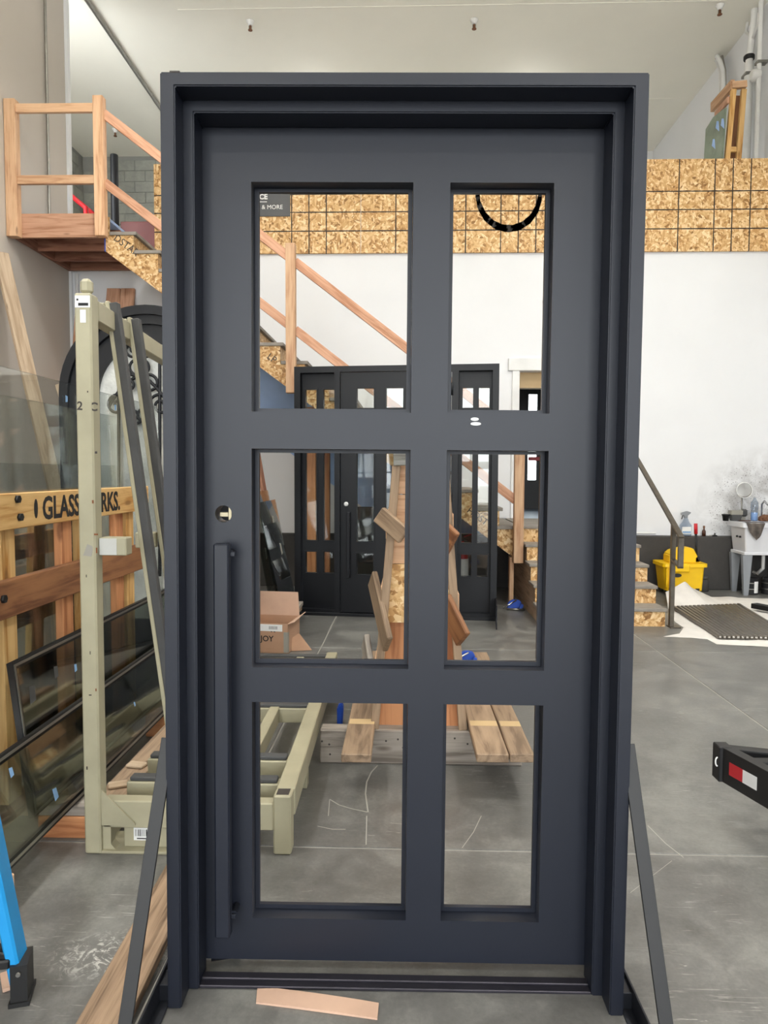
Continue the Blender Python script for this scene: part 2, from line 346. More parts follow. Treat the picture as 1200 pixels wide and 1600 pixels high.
me = plate_me([(XL, CURB), (ow[0], CURB), (ow[0], oz), (ow[1], oz), (ow[1], CURB), (XR, CURB), (XR, MEZ), (XL, MEZ)], [], .14)
obj('wall_face', me, 'white_wall', wb, mat_of((0, YB + .14, 0), (1, 0, 0), (0, 0, 1), (0, -1, 0)))
box('concrete_curb', XL, XR, YB - .15, YB + .14, 0, CURB, 'curb', wb, .008)
box('door_sill', ow[0], ow[1], YB, YB + .14, CURB, LAND - .1, 'curb', wb)
box('wall_outlet', 1.635, 1.68, YB - .02, YB, at(844, 472, YB).z - .02, at(844, 472, YB).z + .02, 'steel', wb, .008)
tube('ledge_pipe', [(2.5, YB - .05, CURB + .03), (3.05, YB - .05, CURB + .03)], .014, 'white_plastic', wb)
# ceiling
cl = struct('ceiling', XL - 2.2, XR + .2, YF, YM + .2, ZC, ZC + .15, 'ceiling', 'high pale ceiling with sprinkler heads')
tube('ceiling_conduit', [(-4.07, 8.8, ZC - .03), (-4.07, YM, ZC - .03)], .03, 'steel', cl)
tube('ceiling_seam', [(-3, 9.6, ZC), (4, 9.6, ZC)], .006, 'ceiling', cl); tube('ceiling_seam', [(-3.5, 12.0, ZC), (4.3, 12.0, ZC)], .006, 'ceiling', cl)
# front wall with two open bay doors (behind the camera)
wf = frame('wall_front', 'front wall with two open bay doors')
prev = XL - .2
for a, b_ in BAYS:
    box('wall_pier', prev, a, YF - .2, YF, 0, ZC, 'room_wall', wf); box('wall_header', a, b_, YF - .2, YF, BAYH, ZC, 'room_wall', wf); prev = b_
box('wall_pier', prev, XR + .2, YF - .2, YF, 0, ZC, 'room_wall', wf)
struct('ground_outside', -40, 40, -60, YF - .15, -.3, -.02, 'asphalt', 'pale concrete yard outside the bay doors')
# mezzanine
mz = struct('floor_mezzanine', XL - 2.2, XR, YB + .02, YM, MEZ - .12, MEZ, 'deck_grey', 'mezzanine deck behind the strand board guard')
wm = frame('wall_mezzanine', 'mezzanine end wall, grey block on one side and white on the other')
box('wall_face', -4.2, XR, YM, YM + .15, MEZ, ZC, 'white_wall', wm); box('mortar_bed', XL - 2.2, -4.2, YM + .012, YM + .15, MEZ, ZC, 'mortar', wm)
box('mortar_bed', XL - 2.2, XL - 2.0, YB, YM, MEZ, ZC, 'mortar', wm)
bw, bh = .40, .20
for r in range(16):
    z = MEZ + r * bh + .006
    x = -4.2 - (bw / 2 if r % 2 else 0)
    if r % 2: box('block', -4.2 - bw / 2 + .006, -4.2 - .004, YM, YM + .1, z, z + bh - .012, 'cmu', wm, .004)
    while x - bw > XL - 2.05:
        box('block', x - bw + .006, x - .006, YM, YM + .1, z, z + bh - .012, 'cmu', wm, .004); x -= bw
    y = YM - (bw / 2 if r % 2 else 0)
    for k in range(7):
        box('block', XL - 2.1, XL - 1.985, y - bw + .006, y - .006, z, z + bh - .012, 'cmu', wm, .004); y -= bw
gd = frame('wall_mezzanine_guard', 'strand board guard panels with black printed grid lines')
gz0, gz1 = at(600, 396.5, YB).z, at(1100, 250, YB).z
for k in range(3):
    x0 = -3.12 + k * PW; x1 = min(x0 + PW - .006, XR)
    me = multi_me([(0, x1 - x0, 0, .03, 0, gz1 - gz0)]); me.name = 'osb_panel'
    obj('osb_panel', me, 'osb_grid', gd, Matrix.Translation((x0, YB - .035, gz0)))
box('guard_return', -3.12, -3.09, YB, YB + 1.4, gz0, gz1, 'osb', gd)
box('guard_return', -4.2, -3.12, YB - .0, YB + .03, gz0 - .02, MEZ + .0, 'osb', gd)
# doorway in the back wall and the dim room beyond it
d1 = frame('door_1', 'white cased doorway at the head of the entry steps')
box('casing', ow[0] - .09, ow[0], YB - .03, YB, LAND, oz, 'white_plastic', d1, .004); box('casing', ow[1], ow[1] + .09, YB - .03, YB, LAND, oz, 'white_plastic', d1, .004)
box('head_casing', ow[0] - .14, ow[1] + .14, YB - .04, YB, oz, oz + .15, 'white_plastic', d1, .004)
box('head_beam', ow[0] - .1, ow[1] + .1, YB + .15, YB + .3, oz - .19, oz + .1, 'tan', d1)
YR = 11.2
rm = frame('wall_passage', 'dim passage beyond the white cased doorway')
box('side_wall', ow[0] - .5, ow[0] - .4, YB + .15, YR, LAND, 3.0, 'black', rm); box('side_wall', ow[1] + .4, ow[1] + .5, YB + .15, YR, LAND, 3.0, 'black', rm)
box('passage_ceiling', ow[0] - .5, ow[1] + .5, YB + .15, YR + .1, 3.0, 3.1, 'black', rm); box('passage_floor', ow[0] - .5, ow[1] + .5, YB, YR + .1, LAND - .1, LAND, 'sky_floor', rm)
wx = (at(826, 640, YR).x, at(839.5, 640, YR).x); wz = (at(830, 750, YR).z, at(830, 616, YR).z)
d2 = frame('door_2', 'black exit door with a tall narrow bright window')
me = plate_me(rect(ow[0] - .4, ow[1] + .4, LAND, 3.0), [rect(wx[0], wx[1], wz[0], wz[1])], .05)
obj('door_leaf', me, 'black', d2, mat_of((0, YR + .05, 0), (1, 0, 0), (0, 0, 1), (0, -1, 0)))
box('door_pane', wx[0], wx[1], YR + .02, YR + .03, wz[0], wz[1], 'window_glass', d2)
box('push_bar', wx[0], wx[1] + .1, YR - .06, YR - .03, at(830, 718, YR).z - .02, at(830, 716, YR).z + .02, 'red', d2, .005)

LAMP_W = 46
def high_bay(x, y, label, z=5.9):
    o = thing('unseen_high_bay_lamp', (x, y, ZC), label, 'lamp', 'high bay lamps')
    lathe('housing', [(.05, .22), (.12, .2), (.2, .06), (.24, .02), (.24, 0), (.2, .012)], 'black', o, (x, y, z)); lathe('lens', [(.2, .014), (.2, .018)], 'white_plastic', o, (x, y, z)); rod('hanger', (x, y, z + .21), (x, y, ZC), .01, 'steel', o)
    l = bpy.data.lights.new('unseen_high_bay_light', 'AREA'); l.shape = 'DISK'; l.size = .4; l.energy = LAMP_W; l.color = (1, .995, .98); l.spread = math.radians(165)
    lo = bpy.data.objects.new('unseen_high_bay_light', l); COL.objects.link(lo); lo.parent = o; lo.location = (0, 0, z - .01 - ZC)
    l = bpy.data.lights.new('added_uplight', 'AREA'); l.shape = 'DISK'; l.size = .3; l.energy = LAMP_W * (1.35 if z < 6 else .03); l.color = (1, .995, .98)  # upward light added to brighten the ceiling
    lo = bpy.data.objects.new('added_uplight', l); COL.objects.link(lo); lo.parent = o; lo.location = (0, 0, z + .25 - ZC); lo.rotation_euler = (math.pi, 0, 0)
k_ = 0
for y in (-4.0, -.6, 2.7, 6.0):
    for x in (-2.1, 2.4):
        high_bay(x, y, 'black high bay lamp hanging out of view, %s of the %s pair' % ('left' if x < 0 else 'right', ('first', 'second', 'third', 'last')[k_ // 2])); k_ += 1

for x in (-1.5, 1.8): high_bay(x, 11.4, 'added black high bay lamp over the mezzanine, %s of its pair' % ('left' if x < 0 else 'right'), 6.55)  # pair added to light the mezzanine, hidden behind the big door's head

# ================================================================== HERO DOOR
U = Matrix.Translation((-.0251, 1.825, 0)) @ Matrix.Rotation(.0191, 4, 'Z') @ Matrix.Rotation(.0046, 4, 'Y')
def dm(v): return U @ mat_of((0, v, 0), (1, 0, 0), (0, 0, 1), (0, -1, 0))      # local (u, z), extruded toward the viewer
def dbox(name, u0, u1, v0, v1, z0, z1, mat, parent, bev=.002):
    return obj(name, fresh(box_me(u1 - u0, v1 - v0, z1 - z0, bev), mat), mat, parent, U @ Matrix.Translation(((u0 + u1) / 2, (v0 + v1) / 2, (z0 + z1) / 2)))
def ush(o, zo, i, zi): return [(-o, 0), (-i, 0), (-i, zi), (i, zi), (i, 0), (o, 0), (o, zo), (-o, zo)]
hd = thing('steel_entry_door', (-.0251, 1.825, 0), 'large charcoal steel door with six open panes in a stepped frame', 'door')
def bevel_me(me, wd):
    bm = bmesh.new(); bm.from_mesh(me); bmesh.ops.remove_doubles(bm, verts=bm.verts, dist=1e-5)
    bmesh.ops.dissolve_limit(bm, angle_limit=.01, verts=bm.verts, edges=bm.edges)
    es = [e for e in bm.edges if len(e.link_faces) == 2 and e.calc_face_angle(0) > .5]
    bmesh.ops.bevel(bm, geom=es, offset=wd, segments=2, affect='EDGES'); bm.to_mesh(me); bm.free(); return me
obj('outer_frame', bevel_me(poly_me(ush(.599, 2.396, .5625, 2.3622), .072), .003), 'door_paint', hd, dm(.072))
obj('frame_stop', bevel_me(poly_me(ush(.598, 2.395, .5355, 2.3335), .082), .003), 'door_paint', hd, dm(.154))
obj('frame_back', poly_me(ush(.598, 2.395, .5625, 2.3622), .075), 'door_paint', hd, dm(.2305))
cols_ = ((-.405, .030), (.129, .406)); rows_ = ((1.581, 2.193), (.873, 1.480), (.152, .775))
wins = [rect(a, b_, c, d) for a, b_ in cols_ for c, d in rows_]
hole = circ(-.483, 1.30, .0235, 28)
slab = obj('door_slab', plate_me(rect(-.556, .556, .03, 2.354), wins + [hole], .06), 'door_paint', hd, dm(.216))
for a, b_ in cols_:
    for c, d in rows_:
        obj('glazing_stop', plate_me(rect(a + .0005, b_ - .0005, c + .0005, d - .0005), [rect(a + .0125, b_ - .0125, c + .0125, d - .0095)], .014), 'door_paint', slab, dm(.2155))
hb = dbox('pull_bar', -.493, -.452, .079, .114, .139, 1.2245, 'door_paint', slab, .004)
for z in (1.195, .19):
    lathe('pull_standoff', [(.009, 0), (.009, .045), (.012, .046)], 'door_paint', slab, seg=16, M=U @ mat_of((-.457 if z > 1 else -.449, .155, z), (1, 0, 0), (0, 0, 1), (0, -1, 0)))
    dbox('pull_mount', -.47, -.44, .1, .114, z - .006, z + .006, 'door_paint', slab, .001)
dbox('lock_case', -.4735, -.462, .17, .205, 1.281, 1.319, 'brass', slab, .002)
dbox('lock_tab', -.50, -.47, .185, .2, 1.29, 1.303, 'brass', slab, .001)
for (u, z, sx) in ((.2035, 1.5645, .0115), (.2065, 1.552, .015)):
    obj('white_sticker', poly_me([(sx * math.cos(t) * (1 if abs(math.cos(t)) < .8 else .95), .0045 * math.sin(t)) for t in [i * math.pi / 8 for i in range(16)]], .001), 'paper', slab, U @ mat_of((u, .1555, z), (1, 0, 0), (0, 0, 1), (0, -1, 0)))
dbox('threshold', -.5354, .5354, .076, .1, 0, .009, 'threshold', hd); dbox('threshold_step', -.5354, .5354, .1, .127, 0, .014, 'threshold', hd)
for s in (-1, 1):
    f0 = fl(258, 1506, .06).x if s < 0 else .638
    xf = .627
    dbox('foot_angle', *((xf, xf + .006) if s > 0 else (-xf - .006, -xf)), -.42, .55, 0, .062, 'steel_dark', hd, .001)
    dbox('foot_plate', *((.599, xf) if s > 0 else (-xf, -.599)), -.42, .55, 0, .006, 'steel_dark', hd, .001)
    dbox('foot_bracket', *((.597, xf + .0005) if s > 0 else (-xf - .0005, -.597)), .02, .08, .006, .05, 'steel_dark', hd, .001)
    p0 = U @ Vector((s * .6025, .035, .715)); p1 = U @ Vector((s * .662, -.165, .004))
    beam('brace', p0, p1, .034, .008, 'black', hd, up=(0, -1, 0), bev=.001)
    dbox('brace_tab', *((.632, .67) if s > 0 else (-.67, -.632)), -.20, -.13, 0, .006, 'steel_dark', hd, .001)
# chips on the left of the head
dbox('weld_bead', -.575, -.55, .0, .01, 2.393, 2.3985, 'chip', hd, .001)

# small things on the floor at the door
tag(rod('steel_pin', U @ Vector((-.53, .185, .011)), U @ Vector((-.45, .205, .011)), .009, 'steel_dark'), 'short dark steel pin lying behind the door threshold', 'pin')
c = [q_ + Vector((0, -.016, 0)) for q_ in (fl(405, 1537), fl(594, 1563), fl(590, 1587), fl(402, 1562))]
cen = sum(c, Vector()) / 4; bm = bmesh.new(); top = []; bot = []
nn = 12
for i in range(nn + 1):
    t = i / nn; a = c[0].lerp(c[1], t); b_ = c[3].lerp(c[2], t); h = .002 + .003 * math.sin(t * 3.1)
    if i in (0, nn): a.x += random.uniform(-.004, .004)
    for lst, dz in ((top, h + .003), (bot, h)): lst.append((bm.verts.new(a - cen + Vector((0, 0, dz))), bm.verts.new(b_ - cen + Vector((0, 0, dz if lst is top else h * .2)))))
for i in range(nn):
    bm.faces.new((top[i][0], top[i][1], top[i + 1][1], top[i + 1][0])); bm.faces.new((bot[i][0], bot[i + 1][0], bot[i + 1][1], bot[i][1]))
    bm.faces.new((top[i][1], bot[i][1], bot[i + 1][1], top[i + 1][1])); bm.faces.new((top[i][0], top[i + 1][0], bot[i + 1][0], bot[i][0]))
bm.faces.new((top[0][0], bot[0][0], bot[0][1], top[0][1])); bm.faces.new((top[nn][0], top[nn][1], bot[nn][1], bot[nn][0]))
me = bpy.data.meshes.new('strip'); bm.to_mesh(me); bm.free()
tag(obj('cardboard_strip', me, 'card_pink', None, Matrix.Translation(cen)), 'torn pinkish cardboard strip on the floor before the threshold', 'cardboard')
# timber offcut with a nail beside the stand
tb = thing('timber_offcut', (-.76, 2.1, 0), 'rough weathered timber length with a bent nail beside the door stand', 'timber')
beam('timber', (-.76, 1.66, .02), (-.78, 2.52, .02), .125, .04, 'rough', tb, bev=.006)
pn = fl(222, 1494, .04); rod('nail', pn - Vector((0, 0, .003)), pn + Vector((-.012, -.005, .055)), .003, 'steel', tb, seg=8); lathe('nail_head', [(.006, 0), (.006, .002)], 'steel', tb, pn + Vector((-.012, -.005, .055)), 10)
tag(box('cardboard_scrap', -1.12, -1.045, 1.87, 1.95, 0, .01, 'card_pink', None, .002, .6), 'scrap of pale cardboard under the blue ladder foot', 'cardboard')

# ================================================================== BLUE STEPLADDER (left edge)
ft = fl(38, 1556)
ld = thing('stepladder', (ft.x, ft.y, 0), 'blue fibreglass stepladder foot with black shoe at the lower left', 'ladder')
def lrail(fx, fy, tx, ty):
    a, b_ = Vector((fx, fy, .03)), Vector((tx, ty, 1.75)); beam('rail', a, b_, .034, .07, 'blue', ld, up=(.15, -1, 0), bev=.006)
    beam('rail_web', a + (b_ - a) * .05 + Vector((-.014, .01, 0)), b_ + Vector((-.014, .01, 0)), .01, .05, 'blue', ld, up=(.15, -1, 0), bev=.002)
    M_ = Matrix.Translation((fx, fy, 0)) @ Matrix.Rotation(.3, 4, 'Z')
    obj('shoe', multi_me([(-.026, .026, -.045, .045, 0, .012), (-.021, .021, -.04, .04, .012, .11)]), 'black', ld, M_)
    lathe('shoe_rivet', [(.006, 0), (.006, .006)], 'steel', ld, seg=10, M=M_ @ Matrix.Translation((0, -.041, .09)) @ Matrix.Rotation(math.pi / 2, 4, 'X'))
lrail(ft.x - .005, ft.y, ft.x - .32, ft.y + .02); lrail(ft.x - .55, ft.y - .12, ft.x - .52, ft.y - .05)
lrail(ft.x - .12, ft.y - .75, ft.x - .34, ft.y - .12); lrail(ft.x - .62, ft.y - .85, ft.x - .54, ft.y - .17)
for k in range(5):
    t = (k + .35) / 5.4; a = Vector((ft.x - .005, ft.y, 0)).lerp(Vector((ft.x - .32, ft.y + .02, 1.75)), t); b_ = Vector((ft.x - .55, ft.y - .12, 0)).lerp(Vector((ft.x - .52, ft.y - .05, 1.75)), t)
    beam('step', a, b_, .085, .025, 'black' if k == 0 else 'steel', ld, bev=.004)
beam('brace', Vector((ft.x - .02, ft.y - .02, .12)), Vector((ft.x - .2, ft.y - .05, .17)), .02, .03, 'black', ld)
box('top_cap', ft.x - .6, ft.x - .26, ft.y - .22, ft.y + .08, 1.74, 1.8, 'blue', ld, .015)

# ================================================================== BEIGE GLASS RACK
rk = thing('glass_rack', (-.82, 3.4, 0), 'chipped beige steel glass rack with rubber faced leaning bars', 'rack')
RY = 2.57
px0, px1 = -1.187, -1.126
p = box('post', px0, px1, RY, RY + .064, 0, 2.05, 'rack_beige', rk, .006)
box('post_cap', px0 + .012, px1 - .006, RY + .012, RY + .05, 2.05, 2.105, 'rack_beige', p, .012)
box('label', px0 + .004, px1 - .003, RY - .0015, RY, 1.998, 2.04, 'paper', p)
box('label_code', px0 + .016, px1 - .009, RY - .0025, RY - .001, 2.004, 2.014, 'ink', p); box('label_mark', px0 + .010, px0 + .017, RY - .0025, RY - .001, 2.022, 2.029, 'ink', p)
box('torn_label', px0 + .022, px0 + .042, RY - .0015, RY, 1.945, 1.99, 'paper', p)
text('chalk_mark', '2oC', .042, (px0 + .003, RY - .0006, at(130, 640, RY).z), (1, .0, -.12), (0, 0, 1), 'chip', p, bold=.001)
obj('grey_tape', poly_me([(0, 0), (.03, -.004), (.036, .02), (.034, .034), (.016, .042)], .001), 'tape', p, mat_of((px1 - .045, RY, at(140, 868, RY).z), (1, 0, 0), (0, 0, 1), (0, -1, 0)))
for (x, y, sx, sz) in ((145, 784, .006, .012), (150, 707, .008, .008), (141, 1086, .01, .004), (150, 1078, .004, .01), (136, 1200, .005, .012), (141, 1020, .003, .012), (150, 835, .014, .006), (137, 612, .004, .006), (151, 860, .005, .02), (135, 900, .003, .01)):
    q = at(x, y, RY); box('paint_chip', q.x - sx / 2, q.x + sx / 2, RY - .0008, RY + .001, q.z - sz / 2, q.z + sz / 2, random.choice(('chip', 'chip', 'rust')), p)
legx = (-.488, -.422)
box('short_leg', legx[0], legx[1], RY + .02, RY + .09, 0, .225, 'rack_beige', rk, .006)
for (u0, u1, z0, z1) in () and ((legx[0] + .058, legx[1], .02, .19), (legx[0], legx[0] + .066, .215, .2255)): box('worn_edge', u0 + .002, u1 - .001, RY + .0195, RY + .03, z0, z1, 'chip' if z0 > .1 else 'rack_beige', rk)
box('tube_shade', legx[0] + .01, legx[1] - .01, RY + .03, RY + .08, .2235, .2262, 'chip', rk)  # dark square stands in for the shade inside the leg tube
box('cross_beam', px1, legx[0], RY + .02, RY + .075, .092, .195, 'rack_beige', rk, .004)
fx0, fx1 = at(187, 1300, RY).x, legx[0] - .08
box('fork_pocket', fx0, fx1, RY + .04, RY + .14, .01, .092, 'rack_beige', rk, .003); box('pocket_lip', px1 - .01, fx1, RY + .005, RY + .16, 0, .01, 'rack_beige', rk, .002)
a = at(209, 1293, RY + .04); b_ = at(240, 1313, RY + .04)
lb = box('barcode_label', a.x, b_.x, RY + .0385, RY + .0398, b_.z, a.z, 'paper', rk)
for i in range(11): box('barcode_bar', a.x + .006 + i * .0058, a.x + .006 + i * .0058 + random.choice((.0015, .003, .004)), RY + .0378, RY + .0387, b_.z + .016, a.z - .006, 'ink', lb)
box('barcode_text', a.x + .012, b_.x - .014, RY + .0378, RY + .0387, b_.z + .005, b_.z + .009, 'ink', lb)
gp = [(0, 0), (.17, 0), (.0, .155)]
obj('gusset', poly_me([(-.012, 0), (.155, 0), (.155, .008), (.012, .15), (-.012, .15)], .008), 'rack_beige', rk, mat_of((px1 - .03, RY + .018, .105), (1, 0, 0), (0, 0, 1), (0, -1, 0)))
obj('knee', poly_me([(0, .1), (.0, .0), (.055, .0), (.03, .03), (.03, .1)], .04), 'rack_beige', rk, mat_of((px1 - .0, RY + .06, 0), (1, 0, 0), (0, 0, 1), (0, -1, 0)))
YE = 4.72
beam('base_rail', (-.452, RY + .09, .172), (-.49, YE, .172), .07, .105, 'rack_beige', rk, bev=.004)
box('rear_leg', -.525, -.46, YE - .05, YE + .01, 0, .2, 'rack_beige', rk, .004)
box('rail_leg', -.5, -.44, 3.15, 3.21, 0, .13, 'rack_beige', rk, .004)
box('base_rail', px0, px1, RY + .064, YE, .0, .085, 'rack_beige', rk, .004)
beam('base_rail', (-.66, RY + .07, .172), (-.69, YE, .172), .05, .08, 'rack_beige', rk, bev=.004)
for y in (2.76, 2.985, 3.66, 4.66):
    box('cross_slat', -1.09, -.49, y - .03, y + .03, .13, .205, 'rack_beige', rk, .004); box('rubber_pad', -1.08, -.5, y - .022, y + .022, .205, .222, 'rubber', rk, .004)
beam('top_rail', ((px0 + px1) / 2 + .005, RY + .064, 2.0), (-1.33, YE, 2.0), .05, .075, 'rack_beige', rk, bev=.004)
box('rear_post', -1.36, -1.3, YE, YE + .06, 0, 2.05, 'rack_beige', rk, .006)
box('rear_beam', -1.3, -.49, YE + .005, YE + .055, .09, .19, 'rack_beige', rk, .004)
for k, y in enumerate((2.84, 3.04)):
    t = at((170, 204)[k], (472, 497)[k], y); bt = Vector((t.x + .235, y + .02, .19))
    br = beam('leaning_bar', t, bt, .045, .016, 'rack_beige', rk, up=(1, 0, .1), bev=.003)
    off = Vector((.024, -.002, 0)); beam('rubber_strip', t + off + Vector((0, -.0, -.005)), bt + off, .036, .032, 'rubber', br, up=(1, 0, .1), bev=.003)
    beam('bar_clip', (t.x - .012, y, t.z - .035), (t.x - .03, y, t.z - .035), .03, .06, 'rack_beige', rk)
za = at(190, 850, 2.7).z
box('bracket', px1, at(216, 850, 2.72).x, RY + .03, RY + .09, za - .033, za + .033, 'rack_beige', rk, .004); box('white_tape', px1 + .002, px1 + .066, RY + .0285, RY + .031, za - .03, za + .03, 'deck_grey', rk)
q = at(238, 843, 3.04); box('bracket', q.x - .06, q.x + .018, 3.0, 3.06, q.z - .033, q.z + .033, 'rack_beige', rk, .004)
# plank on blocks with chips along the rack side
skp = thing('skid_plank', (-1.19, 3.5, 0), 'grey brown plank on blocks along the rack foot with wood scraps', 'plank')
beam('plank', (-1.165, 2.74, .118), (-1.165, 4.35, .118), .12, .032, 'old', skp)
for y in (3.35, 4.1): box('block', -1.12, -1.02, y, y + .1, 0, .1, 'fir_red', skp, .004)
for y in (3.35, 4.1): box('sill', -1.22, -1.02, y + .01, y + .09, .088, .102, 'fir_red', skp, .002)
for y, r in ((2.82, .4), (3.02, -.2), (3.55, .5)): box('scrap', -1.21, -1.13, y, y + .05, .134, .15, 'oak', skp, .005, r)

# ================================================================== CRATE AND GLASS (left)
CX = -1.50
cr = thing('timber_crate', (-1.65, 3.0, 0), 'open timber glass crate with black stencilled word GLASSWORKS on its top board', 'crate')
zt0, zt1 = ax(0, 830, CX).z, ax(0, 772, CX).z; zb0, zb1 = ax(0, 971, CX).z, ax(0, 911, CX).z
y0, y1 = 2.12, 4.35
tbrd = beam('stencil_board', (CX - .018, y0, (zt0 + zt1) / 2), (CX - .018, y1 - .2, (zt0 + zt1) / 2), .036, zt1 - zt0, 'pine', cr)
beam('lower_board', (CX - .018, y0, (zb0 + zb1) / 2), (CX - .018, y1 - .3, (zb0 + zb1) / 2), .036, zb1 - zb0, 'brown_wood', cr)
ys_ = (ax(66, 800, CX).y, ax(187, 790, CX).y)
tx = text('stencil_letters', 'GLASSWORKS.', .132, (CX + .0012, ys_[0], zt0 + .024), (0, 1, 0), (0, 0, 1), 'spray', tbrd, bold=.0035)
xsv = [v.co.x for v in tx.data.vertices]; tx.data.transform(Matrix.Scale((ys_[1] - ys_[0]) / max(xsv), 4, (1, 0, 0)))
obj('spray_blot', poly_me(circ(0, 0, .018, 14), .001), 'spray', tbrd, mat_of((CX + .0003, ax(56, 795, CX).y, zt0 + .07), (0, .8, 0), (0, 0, 2.2), (1, 0, 0)))
for (pxx, py, pr) in ((26, 780, tbrd), (30, 808, tbrd), (4, 936, cr), (224, 774, tbrd)):
    q = ax(pxx, py, CX); rod('bolt_head', q - Vector((.001, 0, 0)), q + Vector((.012, 0, 0)), .016, 'black', cr if pr is cr else tbrd, seg=6)
for k, (yy, m_) in enumerate(((2.52, 'fir_red'), (2.74, 'pine'), (3.22, 'fir_red'), (3.40, 'pine'), (3.82, 'fir_red'), (3.97, 'pine'))):
    beam('upright', (CX - .056 - (.0 if k % 2 else .0), yy, .12), (CX - .056, yy - .01, zt1 - .02), .036, .1, m_, cr, up=(0, 1, 0))
for z in (.42, .72, 1.05): beam('rear_rail', (-1.88, y0, z), (-1.88, y1, z), .036, .12, 'fir_red', cr)
for yy in (2.2, 2.9, 3.6, 4.2): beam('rear_upright', (-1.92, yy, .12), (-1.87, yy, 1.3), .036, .12, 'pine', cr, up=(0, 1, 0))
for yy in (2.15, 2.85, 3.4, 4.1): box('sleeper', -1.95, -1.42, yy, yy + .09, 0, .09, 'old', cr, .004)
for xx in (-1.9, -1.53): beam('runner', (xx, y0, .106), (xx, y1, .106), .09, .032, 'brown_wood', cr)
def sheet(name, xb, zb, xt, zt, ya, yb, mat, th, label, border=0.0, stickers=(), cat='glass'):
    o = thing(name, ((xb + xt) / 2, (ya + yb) / 2, zb), label, cat, None)
    up = Vector((xt - xb, 0, zt - zb)); h = up.length; up.normalize(); r = Vector((0, 1, 0)); n = r.cross(up); M_ = mat_of((xb, ya, zb), r, up, n)
    Ln = yb - ya
    if border:
        obj('pane', poly_me(rect(border * .6, Ln - border * .6, border * .6, h - border * .6), th * .3), mat, o, M_ @ Matrix.Translation((0, 0, th * .7)))
        obj('pane', poly_me(rect(border * .6, Ln - border * .6, border * .6, h - border * .6), th * .2), mat, o, M_)
        obj('edge_spacer', plate_me(rect(0, Ln, 0, h), [rect(border, Ln - border, border, h - border)], th), 'black', o, M_)
        obj('spacer_bar', plate_me(rect(border * .3, Ln - border * .3, border * .3, h - border * .3), [rect(border * .62, Ln - border * .62, border * .62, h - border * .62)], .003), 'steel', o, M_ @ Matrix.Translation((0, 0, th)))
    else: obj('pane', poly_me(rect(0, Ln, 0, h), th), mat, o, M_)
    for (u, v, s, m_) in stickers: obj('sticker', poly_me([(0, 0), (s * .7, .1 * s), (s * .75, s), (.1 * s, s * 1.1)], .0008), m_, o, M_ @ Matrix.Translation((u, v, th + .0002)))
    return o
zg = ax(0, 570, -1.62).z
sheet('glass_sheet', -1.60, .125, -1.64, zg, 2.12, 4.7, 'clear_glass', .008, 'tall clear glass sheet with blue tabs standing in the timber crate', 0, [(1.3, 1.62, .03, 'stick_blue'), (1.88, 1.63, .03, 'stick_blue'), (1.13, 1.02, .03, 'stick_blue'), (.48, 1.2, .12, 'paper')])
sheet('glass_sheet', -1.68, .125, -1.72, 1.45, 2.12, 4.2, 'clear_glass', .008, 'shorter clear glass sheet behind the tall sheet in the crate')
sheet('glass_sheet', -1.75, .125, -1.79, 1.75, 2.2, 4.4, 'clear_glass', .008, 'clear glass sheet deepest in the timber crate, nearest the rear rails')
sheet('insulated_glass_unit', -1.385, .14, -1.455, ax(48, 1019, -1.455).z, ax(12, 1050, -1.45).y, 4.45, 'dark_glass', .022, 'dark edged insulated glass unit standing behind the front unit', .028, [(.45, .42, .03, 'stick_blue'), (.28, .44, .045, 'rubber'), (.08, .40, .06, 'rubber')])
sheet('insulated_glass_unit', -1.29, .13, -1.385, ax(132, 1086, -1.385).z, 2.05, 4.15, 'dark_glass', .022, 'frontmost long dark edged insulated glass unit with paper tabs', .028, [(.31, .25, .03, 'stick_blue'), (.51, .07, .04, 'stick_blue'), (.95, .22, .03, 'stick_blue'), (.85, .04, .07, 'tape'), (1.35, .15, .02, 'stick_blue')])
bk = thing('timber_block', (-1.33, 2.8, 0), 'stubby paint stained timber block under the front glass unit', 'timber')
box('block', -1.42, -1.215, 2.68, 2.78, 0, .085, 'fir_red', bk, .004); box('packer', -1.42, -1.23, 2.685, 2.775, .085, .128, 'grey', bk, .004)
bk = thing('timber_block', (-1.33, 3.7, 0), 'far timber block under the front glass unit', 'timber')
box('block', -1.39, -1.235, 3.75, 3.85, 0, .128, 'fir_red', bk, .004)
bk = thing('timber_block', (-1.33, 2.2, 0), 'near timber block under the front glass unit, at the picture edge', 'timber'); box('block', -1.415, -1.255, 2.12, 2.22, 0, .128, 'fir', bk, .004)

